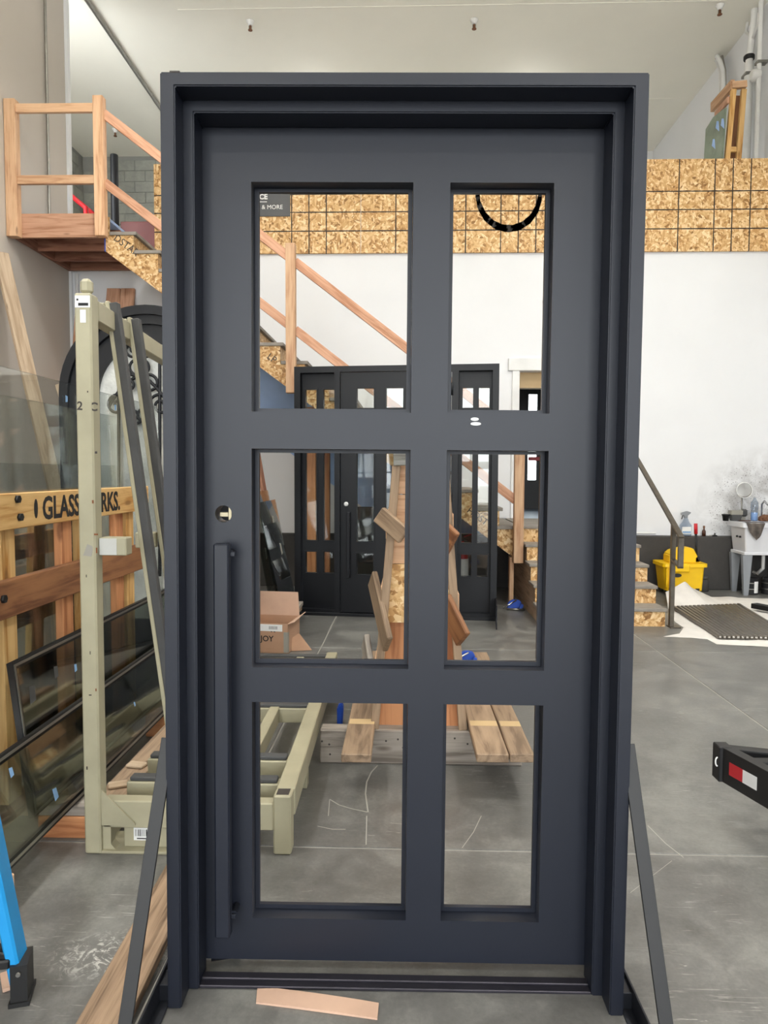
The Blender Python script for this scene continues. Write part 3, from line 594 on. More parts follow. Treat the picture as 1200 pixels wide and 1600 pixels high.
# ================================================================== ARCHED IRON DOOR
AY = 5.1; ac = at(233, 618, AY); rad = ac.x - at(98, 620, AY).x
ad = thing('arched_door', (ac.x, AY, 0), 'black arched iron door with scrollwork over frosted glass behind the rack', 'door')
def arch(r, n=28): return [(-r, 0), (r, 0)] + [(r * math.cos(math.pi * i / n), ac.z + r * math.sin(math.pi * i / n)) for i in range(n + 1)]
MA = mat_of((ac.x, AY, 0), (1, 0, 0), (0, 0, 1), (0, -1, 0))
def arch_ring(name, r0, r1, th, v, zb=0.0):
    inner = [(-r1, zb), (r1, zb)] + arch(r1)[2:]; out = [(-r0, 0), (r0, 0)] + arch(r0)[2:]
    if zb == 0:
        n = 28
        pts = [(-r0, 0), (-r1, 0)] + [(r1 * math.cos(math.pi * (1 - i / n)), ac.z + r1 * math.sin(math.pi * i / n)) for i in range(n + 1)] + [(r1, 0), (r0, 0)] + [(r0 * math.cos(math.pi * i / n), ac.z + r0 * math.sin(math.pi * i / n)) for i in range(n + 1)]
        return obj(name, poly_me(pts, th), 'door_black', ad, MA @ Matrix.Translation((0, 0, v)))
    return obj(name, plate_me(out, [inner], th), 'door_black', ad, MA @ Matrix.Translation((0, 0, v)))
arch_ring('frame', rad, rad * .90, .12, -.06); arch_ring('frame_stop', rad * .91, rad * .80, .09, -.06)
arch_ring('leaf', rad * .82, rad * .60, .05, -.055, .35)
obj('frosted_pane', poly_me([(-rad * .61, .34), (rad * .61, .34)] + arch(rad * .61)[2:], .008), 'frosted', ad, MA @ Matrix.Translation((0, 0, -.05)))
def sc_pt(px, py): q = at(px, py, AY - .0); return (q.x, AY - .005, q.z)
def spiral(cx, cy, r0, turns, a0, sgn=1, n=40):
    out = []
    for i in range(n + 1):
        t = i / n; r = r0 * (1 - .8 * t); a = a0 + sgn * turns * 2 * math.pi * t; q = at(cx + r * math.cos(a), cy + r * math.sin(a), AY); out.append((q.x, AY - .006, q.z))
    return out
for (cx, cy) in ((218, 574),):
    tube('scroll_ring', [sc_pt(cx + 15 * math.cos(i * math.pi / 14), cy + 13 * math.sin(i * math.pi / 14)) for i in range(28)], .011, 'door_black', ad, 2, True)
for sg in (1, -1):
    mx = lambda x: 218 + sg * (x - 218)
    tube('scroll', spiral(mx(234), 600, 17, 1.4, math.pi if sg > 0 else 0, sg), .011, 'door_black', ad, 2); tube('scroll', spiral(mx(252), 633, 19, 1.5, math.pi if sg > 0 else 0, sg), .011, 'door_black', ad, 2)
    tube('scroll', spiral(mx(228), 545, 13, 1.3, math.pi / 2, -sg), .01, 'door_black', ad, 2); tube('scroll', spiral(mx(226), 650, 14, 1.4, 0, -sg), .011, 'door_black', ad, 2)
    tube('scroll_arm', [sc_pt(mx(218 + 4 * i), 588 + 1.0 * i + .25 * i * i) for i in range(13)], .012, 'door_black', ad, 2)
    tube('scroll_bar', [sc_pt(mx(250), 545), sc_pt(mx(250), 900)], .012, 'door_black', ad, 2)

# ================================================================== TIMBER STAIRCASE AND LANDING
SY = 7.7
st = thing('timber_staircase', (-1.2, SY + .6, 0), 'raw timber staircase with strand board stringers and rails climbing to the landing', 'staircase')
RISE, RUN, X1 = (MEZ + .03 - LAND) / 17, .259, 1.0
tz = lambda i: LAND + RISE * i
nx = lambda i: X1 - RUN * (i - 1)
pts = []
for i in range(1, 18): pts += [(nx(i) - .02, tz(i - 1) - .035 if i > 1 else LAND - .2), (nx(i) - .02, tz(i) - .035)]
pts = [(1.14, .51), (1.14, LAND - .035)] + [(nx(1) - .02, LAND - .035)] + pts[1:]
xe = nx(17) - .06
pts += [(xe, tz(17) - .035), (xe, .51 + (1.14 - xe) * .743)]
for yy in (SY, YB - .03):
    obj('stringer', poly_me(pts, .025), 'osb_brown', st, mat_of((0, yy + .025, 0), (1, 0, 0), (0, 0, 1), (0, -1, 0)))
def tread_me(): return fresh(box_me(.285, 1.27, .035, .003), 'tread')
for i in range(0, 17):
    cx = nx(i) - .1275 if i else 1.05
    obj('tread', tread_me(), 'tread', st, Matrix.Translation((cx, SY + .62, tz(i) - .0175)))
    if i: obj('riser', fresh(box_me(.018, 1.22, RISE - .036), 'osb_brown'), 'osb_brown', st, Matrix.Translation((nx(i) - .03, SY + .64, tz(i) - .035 - (RISE - .036) / 2)))
text('board_stamp', 'DSTAR', .11, (nx(17) + .02, SY - .001, 3.86), (1, 0, -.74), (.74, 0, 1), 'chip', st, sx=.9)
text('board_stamp', 'HDST', .1, (.63, SY - .001, 1.0), (1, 0, -.74), (.74, 0, 1), 'chip', st); text('board_stamp', 'LP', .1, (-1.5, SY - .001, 2.62), (1, 0, -.74), (.74, 0, 1), 'chip', st)
box('blue_edge', xe - .012, xe, SY, SY + .03, .51 + (1.14 - xe) * .743, tz(17) - .03, 'clamp_blue', st)
# landing
lx0, lx1, lzt = XL + .005, xe - .012, MEZ + .03
box('deck', lx0, lx1, SY, YB - .04, lzt - .03, lzt, 'pale_blue', st)
box('rim_joist', lx0, lx1, SY - .038, SY, lzt - .255, lzt - .01, 'fir_red', st, .003)
beam('rim_joist', (lx0, SY - .019, lzt - .135), (lx1, SY - .019, lzt - .135), .04, .245, 'fir_pink', st)
for y in (8.15, 8.55, YB - .06): beam('joist', (lx0, y, lzt - .14), (lx1, y, lzt - .14), .04, .22, 'joist', st)
beam('ledger', (lx0 + .02, SY, lzt - .14), (lx0 + .02, YB - .06, lzt - .14), .04, .22, 'joist', st)
def post(x, z0, z1, w_=.095, y=SY - .09): beam('post', (x, y, z0), (x, y, z1), w_, .095, 'fir', st, up=(0, 1, 0), bev=.004)
zt = at(15, 156, SY - .1).z
post(XL + .065, lzt - .27, zt, .12); post(at(155, 200, SY - .1).x, lzt - .27, zt + .02, .105)
beam('rail', (lx0 + .12, SY - .1, at(100, 169, SY - .1).z), (at(150, 169, SY - .1).x, SY - .1, at(150, 169, SY - .1).z), .04, .09, 'fir', st); beam('rail', (lx0 + .12, SY - .1, at(100, 281, SY - .1).z), (at(150, 281, SY - .1).x, SY - .1, at(150, 281, SY - .1).z), .04, .09, 'fir', st)
r0, r1 = at(166, 181, SY - .06), at(640, 548, SY - .06)
sl = (r1.z - r0.z) / (r1.x - r0.x)
def rz(x): return r0.z + (x - r0.x) * sl
PX = [r0.x, at(455, 500, SY - .08).x, at(810, 800, SY - .08).x]
for off in (0, -.70):
    for a, b_ in zip(PX, PX[1:]):
        a0 = a + .04 if a > -2 else a - .02; beam('rail', (a0, SY - .07, rz(a0) + off), (b_ - .03, SY - .07, rz(b_ - .03) + off), .04, .092, 'fir_pink', st)
post(PX[1], at(455, 614, SY - .12).z, at(455, 380, SY - .12).z, .1); post(PX[2], at(810, 880, SY - .12).z, rz(PX[2]) + .12, .1)
for x in (1.12, .93, .72): beam('stud', (x, SY + .05, 0), (x, SY + .05, .50 + (1.14 - x) * .743), .045, .09, 'fir_red' if x < 1.1 else 'fir', st, up=(0, 1, 0))
for pxx, yy in ((487, 8.0), (509, 8.6)): x = at(pxx, 800, yy).x; beam('stud', (x, yy, 0), (x, yy, .5 + (1.14 - x) * .743 - .01), .1, .09, 'fir_red', st, up=(0, 1, 0))
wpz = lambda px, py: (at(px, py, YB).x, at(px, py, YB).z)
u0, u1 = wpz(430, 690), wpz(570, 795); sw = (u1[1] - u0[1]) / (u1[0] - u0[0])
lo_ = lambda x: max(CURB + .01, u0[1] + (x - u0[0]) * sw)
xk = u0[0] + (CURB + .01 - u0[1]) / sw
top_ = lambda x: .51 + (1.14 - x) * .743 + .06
tag(obj('shade_panel', poly_me([(-2.1, lo_(-2.1)), (xk, lo_(xk)), (.9, CURB + .01), (.9, top_(.9)), (-2.1, top_(-2.1))], .008), 'pale_blue', None, mat_of((0, YB - .002, 0), (1, 0, 0), (0, 0, 1), (0, -1, 0))), 'pale blue sloping band painted as cool shade on the wall under the stair stringer', 'panel')  # flat blue band stands in for the stair's cool shade on the wall
tag(box('black_sheet', -.78, .1, YB - .19, YB - .165, 0, .99, 'black', None, .004), 'black sheet standing against the curb under the stairs', 'panel')

# entry steps and low landing
es = thing('entry_steps', (1.8, 7.4, 0), 'low flight of strand board steps with grey treads beside the steel handrail', 'steps')
ex0, ex1, EY, ERUN, ER = 1.21, 2.40, 6.70, .26, .17
for k in range(5):
    y = EY + k * ERUN
    box('riser', ex0 + .03, ex1 - .01, y, y + .018, k * ER, (k + 1) * ER - .03, 'osb', es)
    box('tread', ex0 + .01, ex1, y - .025, (y + ERUN + .01) if k < 4 else YB - .01, (k + 1) * ER - .03, (k + 1) * ER, 'tread', es, .004)
prof = [(EY + .018, 0)]
for k in range(5): prof += [(EY + .018 + k * ERUN, (k + 1) * ER - .031), (EY + .018 + min(k + 1, 99) * ERUN, (k + 1) * ER - .031)]
prof[-1] = (YB - .16, 5 * ER - .031); prof.append((YB - .16, 0))
for x in (ex0 + .03, ex1 - .035): obj('side_board', poly_me(prof, .025), 'old' if x < 2 else 'osb', es, mat_of((x, 0, 0), (0, 1, 0), (0, 0, 1), (1, 0, 0)))
# handrail
hr = thing('steel_handrail', (2.45, 6.69, 0), 'raw steel handrail with a looped end at the entry steps', 'handrail')
HX = 2.435
pe, pm = ax(1065, 840, HX), ax(1046, 806, HX); pf = ax(998, 722, HX)
slp = (pf.z - pe.z) / (pf.y - pe.y); pt = Vector((HX, 8.1, pe.z + slp * (8.1 - pe.y)))
beam('top_rail', pe, pt, .05, .022, 'rail_steel', hr); beam('return_bar', pe + Vector((0, .012, -.005)), Vector((HX, pe.y + .012, ax(1065, 889, HX).z)), .05, .022, 'rail_steel', hr, up=(0, 1, 0))
yb_ = 6.67
zl = ax(1065, 889, HX).z
beam('return_bar', (HX, pe.y, zl + .01), (HX, yb_, zl + .06), .045, .022, 'rail_steel', hr)
beam('post', (HX, yb_, 0), (HX, yb_, pe.z + slp * (yb_ - pe.y) - .01), .04, .04, 'rail_steel', hr, up=(0, 1, 0)); box('base_plate', HX - .022, HX + .07, yb_ - .06, yb_ + .06, 0, .012, 'rail_steel', hr)
beam('post', (HX, 7.95, 0), (HX, 7.95, pe.z + slp * (7.95 - pe.y) - .01), .04, .04, 'rail_steel', hr, up=(0, 1, 0))

# ================================================================== SECOND DOOR UNIT (with sidelights)
V = Matrix.Translation((-1.109, 7.0873, 0)) @ Matrix.Rotation(-.1034, 4, 'Z')
du = thing('sidelight_door', (-.12, 6.98, 0), 'black entry door unit with two glazed sidelights standing before the stairs', 'door')
def vm(v): return V @ mat_of((0, v, 0), (1, 0, 0), (0, 0, 1), (0, -1, 0))
def vbox(name, u0, u1, v0, v1, z0, z1, mat, parent, bev=.002):
    return obj(name, fresh(box_me(u1 - u0, v1 - v0, z1 - z0, bev), mat), mat, parent, V @ Matrix.Translation(((u0 + u1) / 2, (v0 + v1) / 2, (z0 + z1) / 2)))
UW, UH = 1.979, 2.438
obj('frame', plate_me(rect(0, UW, 0, UH), [rect(.06, .40, .06, UH - .06), rect(.455, 1.535, .03, UH - .055), rect(1.60, UW - .06, .06, UH - .06)], .13), 'door_black', du, vm(.13))
def leaf(name, u0, u1, holes, v, parent, z0=.06, z1=UH - .06):
    lf = obj(name, plate_me(rect(u0, u1, z0, z1), [rect(*h) for h in holes], .045), 'door_black', parent, vm(v + .045))
    for h in holes:
        obj('pane', poly_me(rect(h[0] - .004, h[1] + .004, h[2] - .004, h[3] + .004), .006), 'window_glass', lf, vm(v + .03))
        e = .012; obj('bead', plate_me(rect(h[0] - e, h[1] + e, h[2] - e, h[3] + e), [rect(h[0], h[1], h[2], h[3])], .01), 'door_black', lf, vm(v))
    return lf
zr = ((2.035, 2.225), (.735, 1.93), (.41, .62))
leaf('sidelight', .055, .405, [(a, b_, c, d) for a, b_ in ((.095, .205), (.275, .385)) for c, d in zr], .085, du)
leaf('sidelight', 1.595, UW - .055, [(a, b_, c, d) for a, b_ in ((1.635, 1.735), (1.79, 1.89)) for c, d in zr], .085, du)
dl = leaf('door_leaf', .46, 1.53, [(a, b_, c, d) for a, b_ in ((.62, .785), (.905, 1.07)) for c, d in zr], .02, du, .035, UH - .06)
lathe('lock_cylinder', [(.022, 0), (.022, .012), (.012, .016)], 'white_plastic', dl, seg=16, M=V @ mat_of((.515, .02, at(541, 788, 7.0).z), (1, 0, 0), (0, 0, 1), (0, -1, 0)))
za, zb = at(545, 800, 7.0).z, at(545, 903, 7.0).z
vbox('pull_bar', .53, .562, -.05, -.02, zb, za, 'door_black', dl, .004)
for z in (za - .03, zb + .03): vbox('pull_standoff', .54, .552, -.02, .02, z - .008, z + .008, 'door_black', dl)
for pyy in (608, 775, 925): z = at(706, pyy, 6.95).z; rod('hinge', V @ Vector((1.537, -.005, z - .06)), V @ Vector((1.537, -.005, z + .06)), .012, 'door_black', dl, seg=12)
vbox('sill', 0, UW, -.02, .15, 0, .03, 'door_black', du)
vbox('foot_plate', UW - .01, UW, -.4, .0, 0, .22, 'steel_dark', du); vbox('foot_plate', .01, .02, -.0, .3, 0, .22, 'steel_dark', du)
q = V @ Vector((UW, -.02, 0))
# fire extinguisher behind it
fx = at(722, 905, 8.45)
fe = thing('fire_extinguisher', (fx.x, 8.45, 0), 'red fire extinguisher with white label under the stairs', 'extinguisher')
lathe('cylinder', [(.06, 0), (.068, .01), (.068, .5), (.05, .56), (.02, .59), (.02, .62)], 'red', fe, (fx.x, 8.45, 0)); lathe('label', [(.069, .15), (.0695, .16), (.0695, .4), (.069, .41)], 'white_plastic', fe, (fx.x + .004, 8.449, 0))
box('valve', fx.x - .015, fx.x + .015, 8.43, 8.47, .61, .67, 'black', fe, .004); beam('lever', (fx.x, 8.45, .66), (fx.x + .12, 8.44, .70), .02, .012, 'red', fe); tube('hose', [(fx.x + .02, 8.44, .64), (fx.x + .1, 8.43, .6), (fx.x + .11, 8.43, .4), (fx.x + .09, 8.43, .22)], .012, 'black', fe)

# ================================================================== A-FRAME TIMBER CART
af = thing('timber_a_frame', (.06, 3.6, 0), 'weathered timber A-frame stand with a plank base behind the centre of the big door', 'stand')
bx0, bx1, bY = -.418, fl(815, 1195).x, 3.44
zbm = at(500, 1140, bY).z
beam('base_beam', (bx0, bY + .045, zbm / 2), (bx1, bY + .045, zbm / 2), .09, zbm, 'grey', af, bev=.006)
beam('base_beam', (bx0, 4.75, zbm / 2), (bx1, 4.75, zbm / 2), .09, zbm, 'grey', af, bev=.006)
pz = zbm + .019
for (a, b_) in ((533, 580), (745, 795), (797, 835)):
    yn = fl(a, 1178, zbm + .038).y; x0 = fl(a, 1178, zbm + .038).x; x1 = fl(b_, 1178, zbm + .038).x
    beam('base_plank', ((x0 + x1) / 2, yn, pz), ((x0 + x1) / 2 - .01, 4.85, pz), x1 - x0, .038, 'old', af, bev=.004)
    box('yellow_strip', x0 + .004, x1 - .004, 3.42, 3.49, zbm + .0375, zbm + .0388, 'tan', af)
for i in range(14):
    q = at(random.uniform(590, 810) if i > 2 else random.uniform(500, 525), random.uniform(1152, 1180), bY)
    if 533 < 600 and q.z < zbm - .02: rod('nail_hole', (q.x, bY - .0005, q.z), (q.x, bY + .002, q.z), .005, 'chip', af, seg=8)
FY = 3.52
def tr(z0, z1, c=.063): 
    hw = lambda z: .205 - (z - .14) / (1.47 - .14) * .105
    return [(c - hw(z0), z0), (c + hw(z0), z0), (c + hw(z1), z1), (c - hw(z1), z1)]
z1_, z2_, z3_ = at(620, 965, FY).z, at(620, 881, FY).z, 1.47
def bpl(name, pts_, th, y, mat):
    # boards carry their grain along their length: local X up
    cx = sum(p_[0] for p_ in pts_) / len(pts_); cz = sum(p_[1] for p_ in pts_) / len(pts_)
    me = poly_me([(p_[1] - cz, -(p_[0] - cx)) for p_ in pts_], th)
    return obj(name, me, mat, af, mat_of((cx, y + th, cz), (0, 0, 1), (-1, 0, 0), (0, -1, 0)))
hwz = lambda z: .205 - (z - .14) / 1.33 * .105
for s0, s1 in ((-1, -.34), (-.32, .33), (.35, 1)):
    bpl('front_board', [(.063 + s0 * hwz(.13), zbm + .0), (.063 + s1 * hwz(.13), zbm + .0), (.063 + s1 * hwz(z1_), z1_), (.063 + s0 * hwz(z1_), z1_)], .03, FY, 'fir_red')
obj('gusset_panel', poly_me(tr(z1_ - .02, z2_), .02), 'osb', af, mat_of((0, FY + .0, 0), (1, 0, 0), (0, 0, 1), (0, -1, 0)))
zq = [z2_, z2_ + .17, z2_ + .34, z3_]
for a, b_ in zip(zq, zq[1:]):
    obj('cross_board', poly_me(tr(a + .002, b_ - .002), .03), 'fir', af, mat_of((0, FY + .03, 0), (1, 0, 0), (0, 0, 1), (0, -1, 0)))
for s in (-1, 1):
    for yy in (FY - .02, 4.6):
        beam('leg', (.063 + s * .215, yy, zbm), (.063 + s * .115, yy, 1.45), .04, .09, 'old', af, up=(0, 1, 0))
    for z in (.35, .75, 1.15):
        xx = .063 + s * (hwz(z) + .03); beam('side_board', (xx, FY + .06, z), (xx, 4.7, z), .025, .13, 'fir', af)
beam('ridge_cap', (.063 - .13, FY - .05, at(620, 715, FY).z), (.063 + .13, FY - .05, at(620, 712, FY).z), .06, .08, 'weathered_blue', af)
beam('ridge', (.063, FY, 1.44), (.063, 4.7, 1.44), .14, .04, 'old', af)
def cleat(a, b_, Ya, Yb, w_, mat): beam('cleat', at(*a, Ya), at(*b_, Yb), .028, w_, mat, af, up=(0, 0, 1), bev=.005)
cleat((592, 803), (632, 838), 3.46, 3.40, .085, 'old'); cleat((582, 903), (606, 1008), 3.62, 3.36, .12, 'old')
cleat((690, 835), (707, 852), 3.47, 3.42, .14, 'brown_wood'); cleat((694, 938), (724, 1000), 3.47, 3.34, .11, 'brown_wood')
cleat((571, 1000), (577, 1040), 3.6, 3.5, .12, 'grey')
# blue clamps
def clamp(x, y, z, s, label):
    o = thing('blue_clamp', (x, y, z), label, 'clamp')
    obj('body', bevel_me(poly_me([(0, .02), (.05, 0), (.12, .01), (.16, .05), (.14, .09), (.07, .1), (.02, .07)], .05), .006), 'clamp_blue', o, mat_of((x - .08 * s, y + .02, z + .005), (s, 0, 0), (0, 0, s), (0, -s, 0)))
    rod('screw', (x - .12 * s, y - .05, z + .02), (x + .02 * s, y - .03, z + .10 * s), .008 * s, 'chrome', o); rod('bar', (x - .08 * s, y - .06, z + .012), (x + .1 * s, y - .07, z + .012), .011 * s, 'steel', o)
    obj('jaw', bevel_me(poly_me([(0, 0), (.03, 0), (.05, .06), (.02, .07)], .03), .004), 'clamp_blue', o, mat_of((x + .04 * s, y - .04, z), (s, 0, 0), (0, 0, s), (0, -s, 0)))
q = fl(803, 952); clamp(q.x, q.y, 0, 1.0, 'blue clamp with bright screw on the floor under the stair end')
q = fl(732, 1036, zbm + .038); clamp(.38, q.y, zbm + .038, .75, 'small blue clamp lying on the plank base of the A-frame')
tag(obj('blue_strap', bevel_me(poly_me([(0, 0), (.03, 0), (.035, .1), (.02, .13), (0, .1)], .06), .006), 'clamp_blue', None, mat_of((fl(528, 1128).x, fl(528, 1128).y, 0), (1, 0, 0), (0, 0, 1), (0, -1, 0))), 'dark blue strap end on the floor left of the A-frame plank', 'strap')

# ================================================================== CARDBOARD BOX
MB = Matrix.Translation((fl(450, 1022).x, fl(450, 1022).y, 0)) @ Matrix.Rotation(-.12, 4, 'Z')
cb = thing('cardboard_box', tuple(MB.translation), 'open brown cardboard box printed ENJOY on the floor behind the rack', 'box')
bw_, bd_, bh_ = .40, .34, .235
for nm, pr in (('front_panel', (-bw_, 0, 0, .005, 0, bh_)), ('back_panel', (-bw_, 0, bd_ - .005, bd_, 0, bh_)), ('side_panel', (-.005, 0, 0, bd_, 0, bh_)), ('side_panel', (-bw_, -bw_ + .005, 0, bd_, 0, bh_)), ('bottom_panel', (-bw_, 0, 0, bd_, 0, .006))):
    obj(nm, multi_me([pr]), 'card', cb, MB)
def flap(pts_): 
    bm = bmesh.new(); n_ = (Vector(pts_[1]) - Vector(pts_[0])).cross(Vector(pts_[2]) - Vector(pts_[0])).normalized() * .004
    a = [bm.verts.new(p_) for p_ in pts_]; b2 = [bm.verts.new(Vector(p_) + n_) for p_ in pts_]; bm.faces.new(a[::-1]); bm.faces.new(b2)
    for i in range(4): bm.faces.new((a[i], a[(i + 1) % 4], b2[(i + 1) % 4], b2[i]))
    me = bpy.data.meshes.new('flap'); bm.to_mesh(me); bm.free(); obj('flap', me, 'card_pink', cb, MB)
flap([(-bw_, bd_, bh_), (0, bd_, bh_), (-.02, bd_ + .03, bh_ + .19), (-bw_ + .02, bd_ + .03, bh_ + .19)])
flap([(0, 0, bh_), (0, bd_, bh_), (.05, bd_, bh_ + .035), (.05, 0, bh_ + .02)])
fu = MB.to_3x3() @ Vector((1, 0, 0))
def bq(u, z): return MB @ Vector((u, -.0012, z))
text('box_print', 'ENJOY', .062, bq(-.30, .095), fu, (0, 0, 1), 'ink', cb, bold=.001); text('box_print', 'R', .06, bq(-.14, .17), fu, (0, 0, 1), 'ink', cb, bold=.002)
obj('box_label', multi_me([(-.25, -.045, -.003, 0, .175, .228)]), 'paper', cb, MB); 
for i in range(6): obj('label_print', multi_me([(-.15 + i * .012, -.146 + i * .012, -.0042, -.003, .19, .215)]), 'ink', cb, MB)
obj('box_tape', multi_me([(-.035, .001, -.0025, .03, .01, .17)]), 'tape', cb, MB)
sc_ = thing('cardboard_flap', (-.84, 5.65, 0), 'loose tan cardboard corner leaning beside the open box', 'cardboard')
obj('sheet', poly_me([(0, 0), (.16, 0), (.06, .14), (.0, .1)], .006), 'card', sc_, mat_of((-.905, 5.62, .001), (1, .1, 0), (-.1, .35, .93), (.1, -.93, .35)))

# ================================================================== GLASS STACK FAR LEFT OF CENTRE
gs = thing('glass_pallet', (-1.3, 6.4, 0), 'low dark timber pallet under the far glass sheets', 'pallet')
for x in (-1.6, -1.2): beam('runner', (x, 6.02, .05), (x, 6.92, .05), .1, .09, 'grey', gs)
for y in (6.1, 6.45, 6.8): beam('sleeper', (-1.75, y, .111), (-1.0, y, .111), .1, .032, 'old', gs)
beam('runner', (-1.06, 6.02, .145), (-1.06, 6.92, .145), .12, .036, 'grey', gs)
beam('prop', (-1.66, 6.08, .13), (-1.46, 6.08, 1.1), .04, .09, 'brown_wood', gs, up=(0, 1, 0)); beam('prop', (-1.66, 6.88, .13), (-1.46, 6.88, 1.1), .04, .09, 'brown_wood', gs, up=(0, 1, 0))
for k, (xb, xt, z1, ya, yb) in enumerate(((-1.04, -1.22, .95, 6.05, 6.75), (-1.08, -1.27, 1.15, 6.1, 6.88), (-1.13, -1.33, 1.24, 6.05, 6.82))):
    sheet('far_glass_sheet', xb, .168 if k < 2 else .13, xt, z1, ya, yb, 'smoky_glass', .01, ('front and lowest smoky sheet leaning on the far pallet', 'middle smoky sheet leaning on the far pallet', 'rear and tallest smoky sheet leaning on the far pallet')[k], 0, [(.45, .75, .1, 'tape'), (.55, .6, .06, 'rubber')] if k == 1 else [(.5, .5, .1, 'tape')])
tag(beam('dark_board', (-1.19, 6.9, .13), (-1.47, 6.9, 1.8), .03, .14, 'joist', None, up=(0, 1, 0)), 'dark brown board leaning behind the far glass sheets', 'board')

# ================================================================== LEANING BOARDS
def lean(name, p0, p1, w_, mat, label, up): return tag(beam(name, p0, p1, w_, .038, mat, None, up=up), label, 'board')
t0 = at(22, 394, 7.2)
lean('leaning_board', (XL + .95, 7.1, .03), (XL + .06, 7.35, at(24, 392, 7.3).z), .15, 'oak', 'long pale board leaning on the beige side wall under the landing', (1, -.6, .2))
for i, (pxx, nm) in enumerate(((178, 'left of the two pinkish boards leaning on the wall under the landing'), (200, 'right of the two pinkish boards leaning on the wall under the landing'))):
    q = at(pxx, 451, YB - .06); lean('leaning_board', (q.x - .05, YB - .7, .03), (q.x, YB - .05, q.z), .17, 'fir_pink', nm, (0, -1, .2))
q = at(128, 480, YB - .06); lean('leaning_board', (q.x + .02, YB - .75, .03), (q.x, YB - .06, q.z), .15, 'fir_pink', 'pinkish board half hidden behind the beige rack post', (0, -1, .2))
q = at(60, 600, 6.0)
tag(beam('leaning_board', (-2.4, 6.2, .03), (-3.1, 6.45, 2.2), .12, .038, 'oak', None, up=(0, -1, .2)), 'pale board seen through the tall glass sheet at the left', 'board')

# ================================================================== RIGHT SIDE: MOP BUCKET
bx = fl(1060, 931); BX, BY = 3.10, 8.56
mb = thing('mop_bucket', (BX, BY, 0), 'yellow wheeled mop bucket with side press wringer by the curb', 'bucket')
bl, br_ = at(1028, 900, BY).x, at(1096, 900, BY).x; zt_ = at(1060, 878, BY).z
obj('body', sloped_me([rr(bl + .05, br_ - .035, BY - .14, BY + .17, .055, .04), rr(bl + .02, br_ - .02, BY - .16, BY + .2, zt_ - .04, .05), rr(bl - .005, br_ + .005, BY - .185, BY + .22, zt_ - .04, .05), rr(bl - .005, br_ + .005, BY - .185, BY + .22, zt_, .05)]), 'yellow', mb)
wz0, wz1 = zt_ - .005, at(1060, 855, BY).z
w0, w1 = at(1042, 860, BY).x, at(1085, 860, BY).x
me = poly_me([(w0, wz0), (w1 + .05, wz0), (w1 + .02, wz0 + .05), (w1 - .05, wz1), (w1 - .13, wz1), (w0 + .05, wz1 - .035), (w0, wz1 - .08)], .22)
obj('wringer', bevel_me(me, .012), 'yellow', mb, mat_of((0, BY + .12, 0), (1, 0, 0), (0, 0, 1), (0, -1, 0)))
ha, hb_ = at(1088, 872, BY - .06), at(1087, 818, BY - .06); hm = ha.lerp(hb_, .7)
rod('press_handle', ha, hm, .014, 'black', mb); rod('handle_grip', hm, hb_, .02, 'red', mb); box('handle_joint', ha.x - .03, ha.x + .03, BY - .1, BY + .0, ha.z - .05, ha.z + .02, 'black', mb, .01)
for x in (bl + .1, br_ - .1):
    for y in (BY - .13, BY + .16):
        rod('caster', (x - .012, y, .035), (x + .014, y, .035), .035, 'rubber', mb); box('caster_fork', x - .02, x + .022, y - .02, y + .02, .06, .085, 'black', mb)
lathe('brim_ring', [(.045, 0), (.05, .006), (.045, .012)], 'black', mb, M=mat_of((bl + .16, BY - .172, .24), (1, 0, 0), (0, 0, .45), (0, -1, .1)))
box('front_spout', bl + .09, bl + .3, BY - .2, BY - .15, zt_ - .1, zt_ - .01, 'yellow', mb, .015); box('rib', bl + .035, bl + .05, BY - .175, BY - .14, .1, zt_ - .05, 'yellow', mb, .004); box('rib', bl + .075, bl + .09, BY - .175, BY - .14, .1, zt_ - .05, 'yellow', mb, .004)

# drop cloth with folds
outl = [(1036, 995), (1062, 990), (1068, 981), (1055, 972), (1047, 960), (1043, 947), (1038, 938), (1050, 934), (1075, 934.5), (1090, 936), (1100, 933), (1150, 934), (1230, 937), (1290, 960), (1330, 1012), (1240, 1013), (1120, 1007), (1105, 999), (1080, 997)]
op = [fl(*p_) for p_ in outl]
bm = bmesh.new(); f_ = bm.faces.new([bm.verts.new((p_.x, p_.y, 0)) for p_ in op]); bmesh.ops.triangulate(bm, faces=[f_])
for _ in range(5): bmesh.ops.subdivide_edges(bm, edges=[e for e in bm.edges if e.calc_length() > .05], cuts=1)
bmesh.ops.triangulate(bm, faces=bm.faces[:])
cb0 = fl(1048, 921)
edge = {v for v in bm.verts if v.is_boundary}
for v in bm.verts:
    p_ = v.co; h = .006 + .018 * max(0, noise.noise((p_.x * 4, p_.y * 4, 0))) + .006 * max(0, noise.noise((p_.x * 14, p_.y * 9, 3)))
    if v in edge: h *= .3
    d2 = ((p_.x - 3.02) / .3) ** 2 + ((p_.y - 7.98) / .3) ** 2
    h += .2 * math.exp(-d2 * 2.0) * (1 + .4 * noise.noise((p_.x * 7, p_.y * 6, 1)))
    dd = fl(1190, 965); 
    if 2.55 < p_.x < 4.0 and 6.2 < p_.y < 7.7: h = min(h, .012)
    p_.z = h
for f_ in bm.faces: f_.smooth = True
bmesh.ops.recalc_face_normals(bm, faces=bm.faces)
me = bpy.data.meshes.new('cloth'); bm.to_mesh(me); bm.free()
tag(obj('drop_cloth', me, 'cloth'), 'rumpled white drop cloth on the floor under the steel bars', 'cloth')
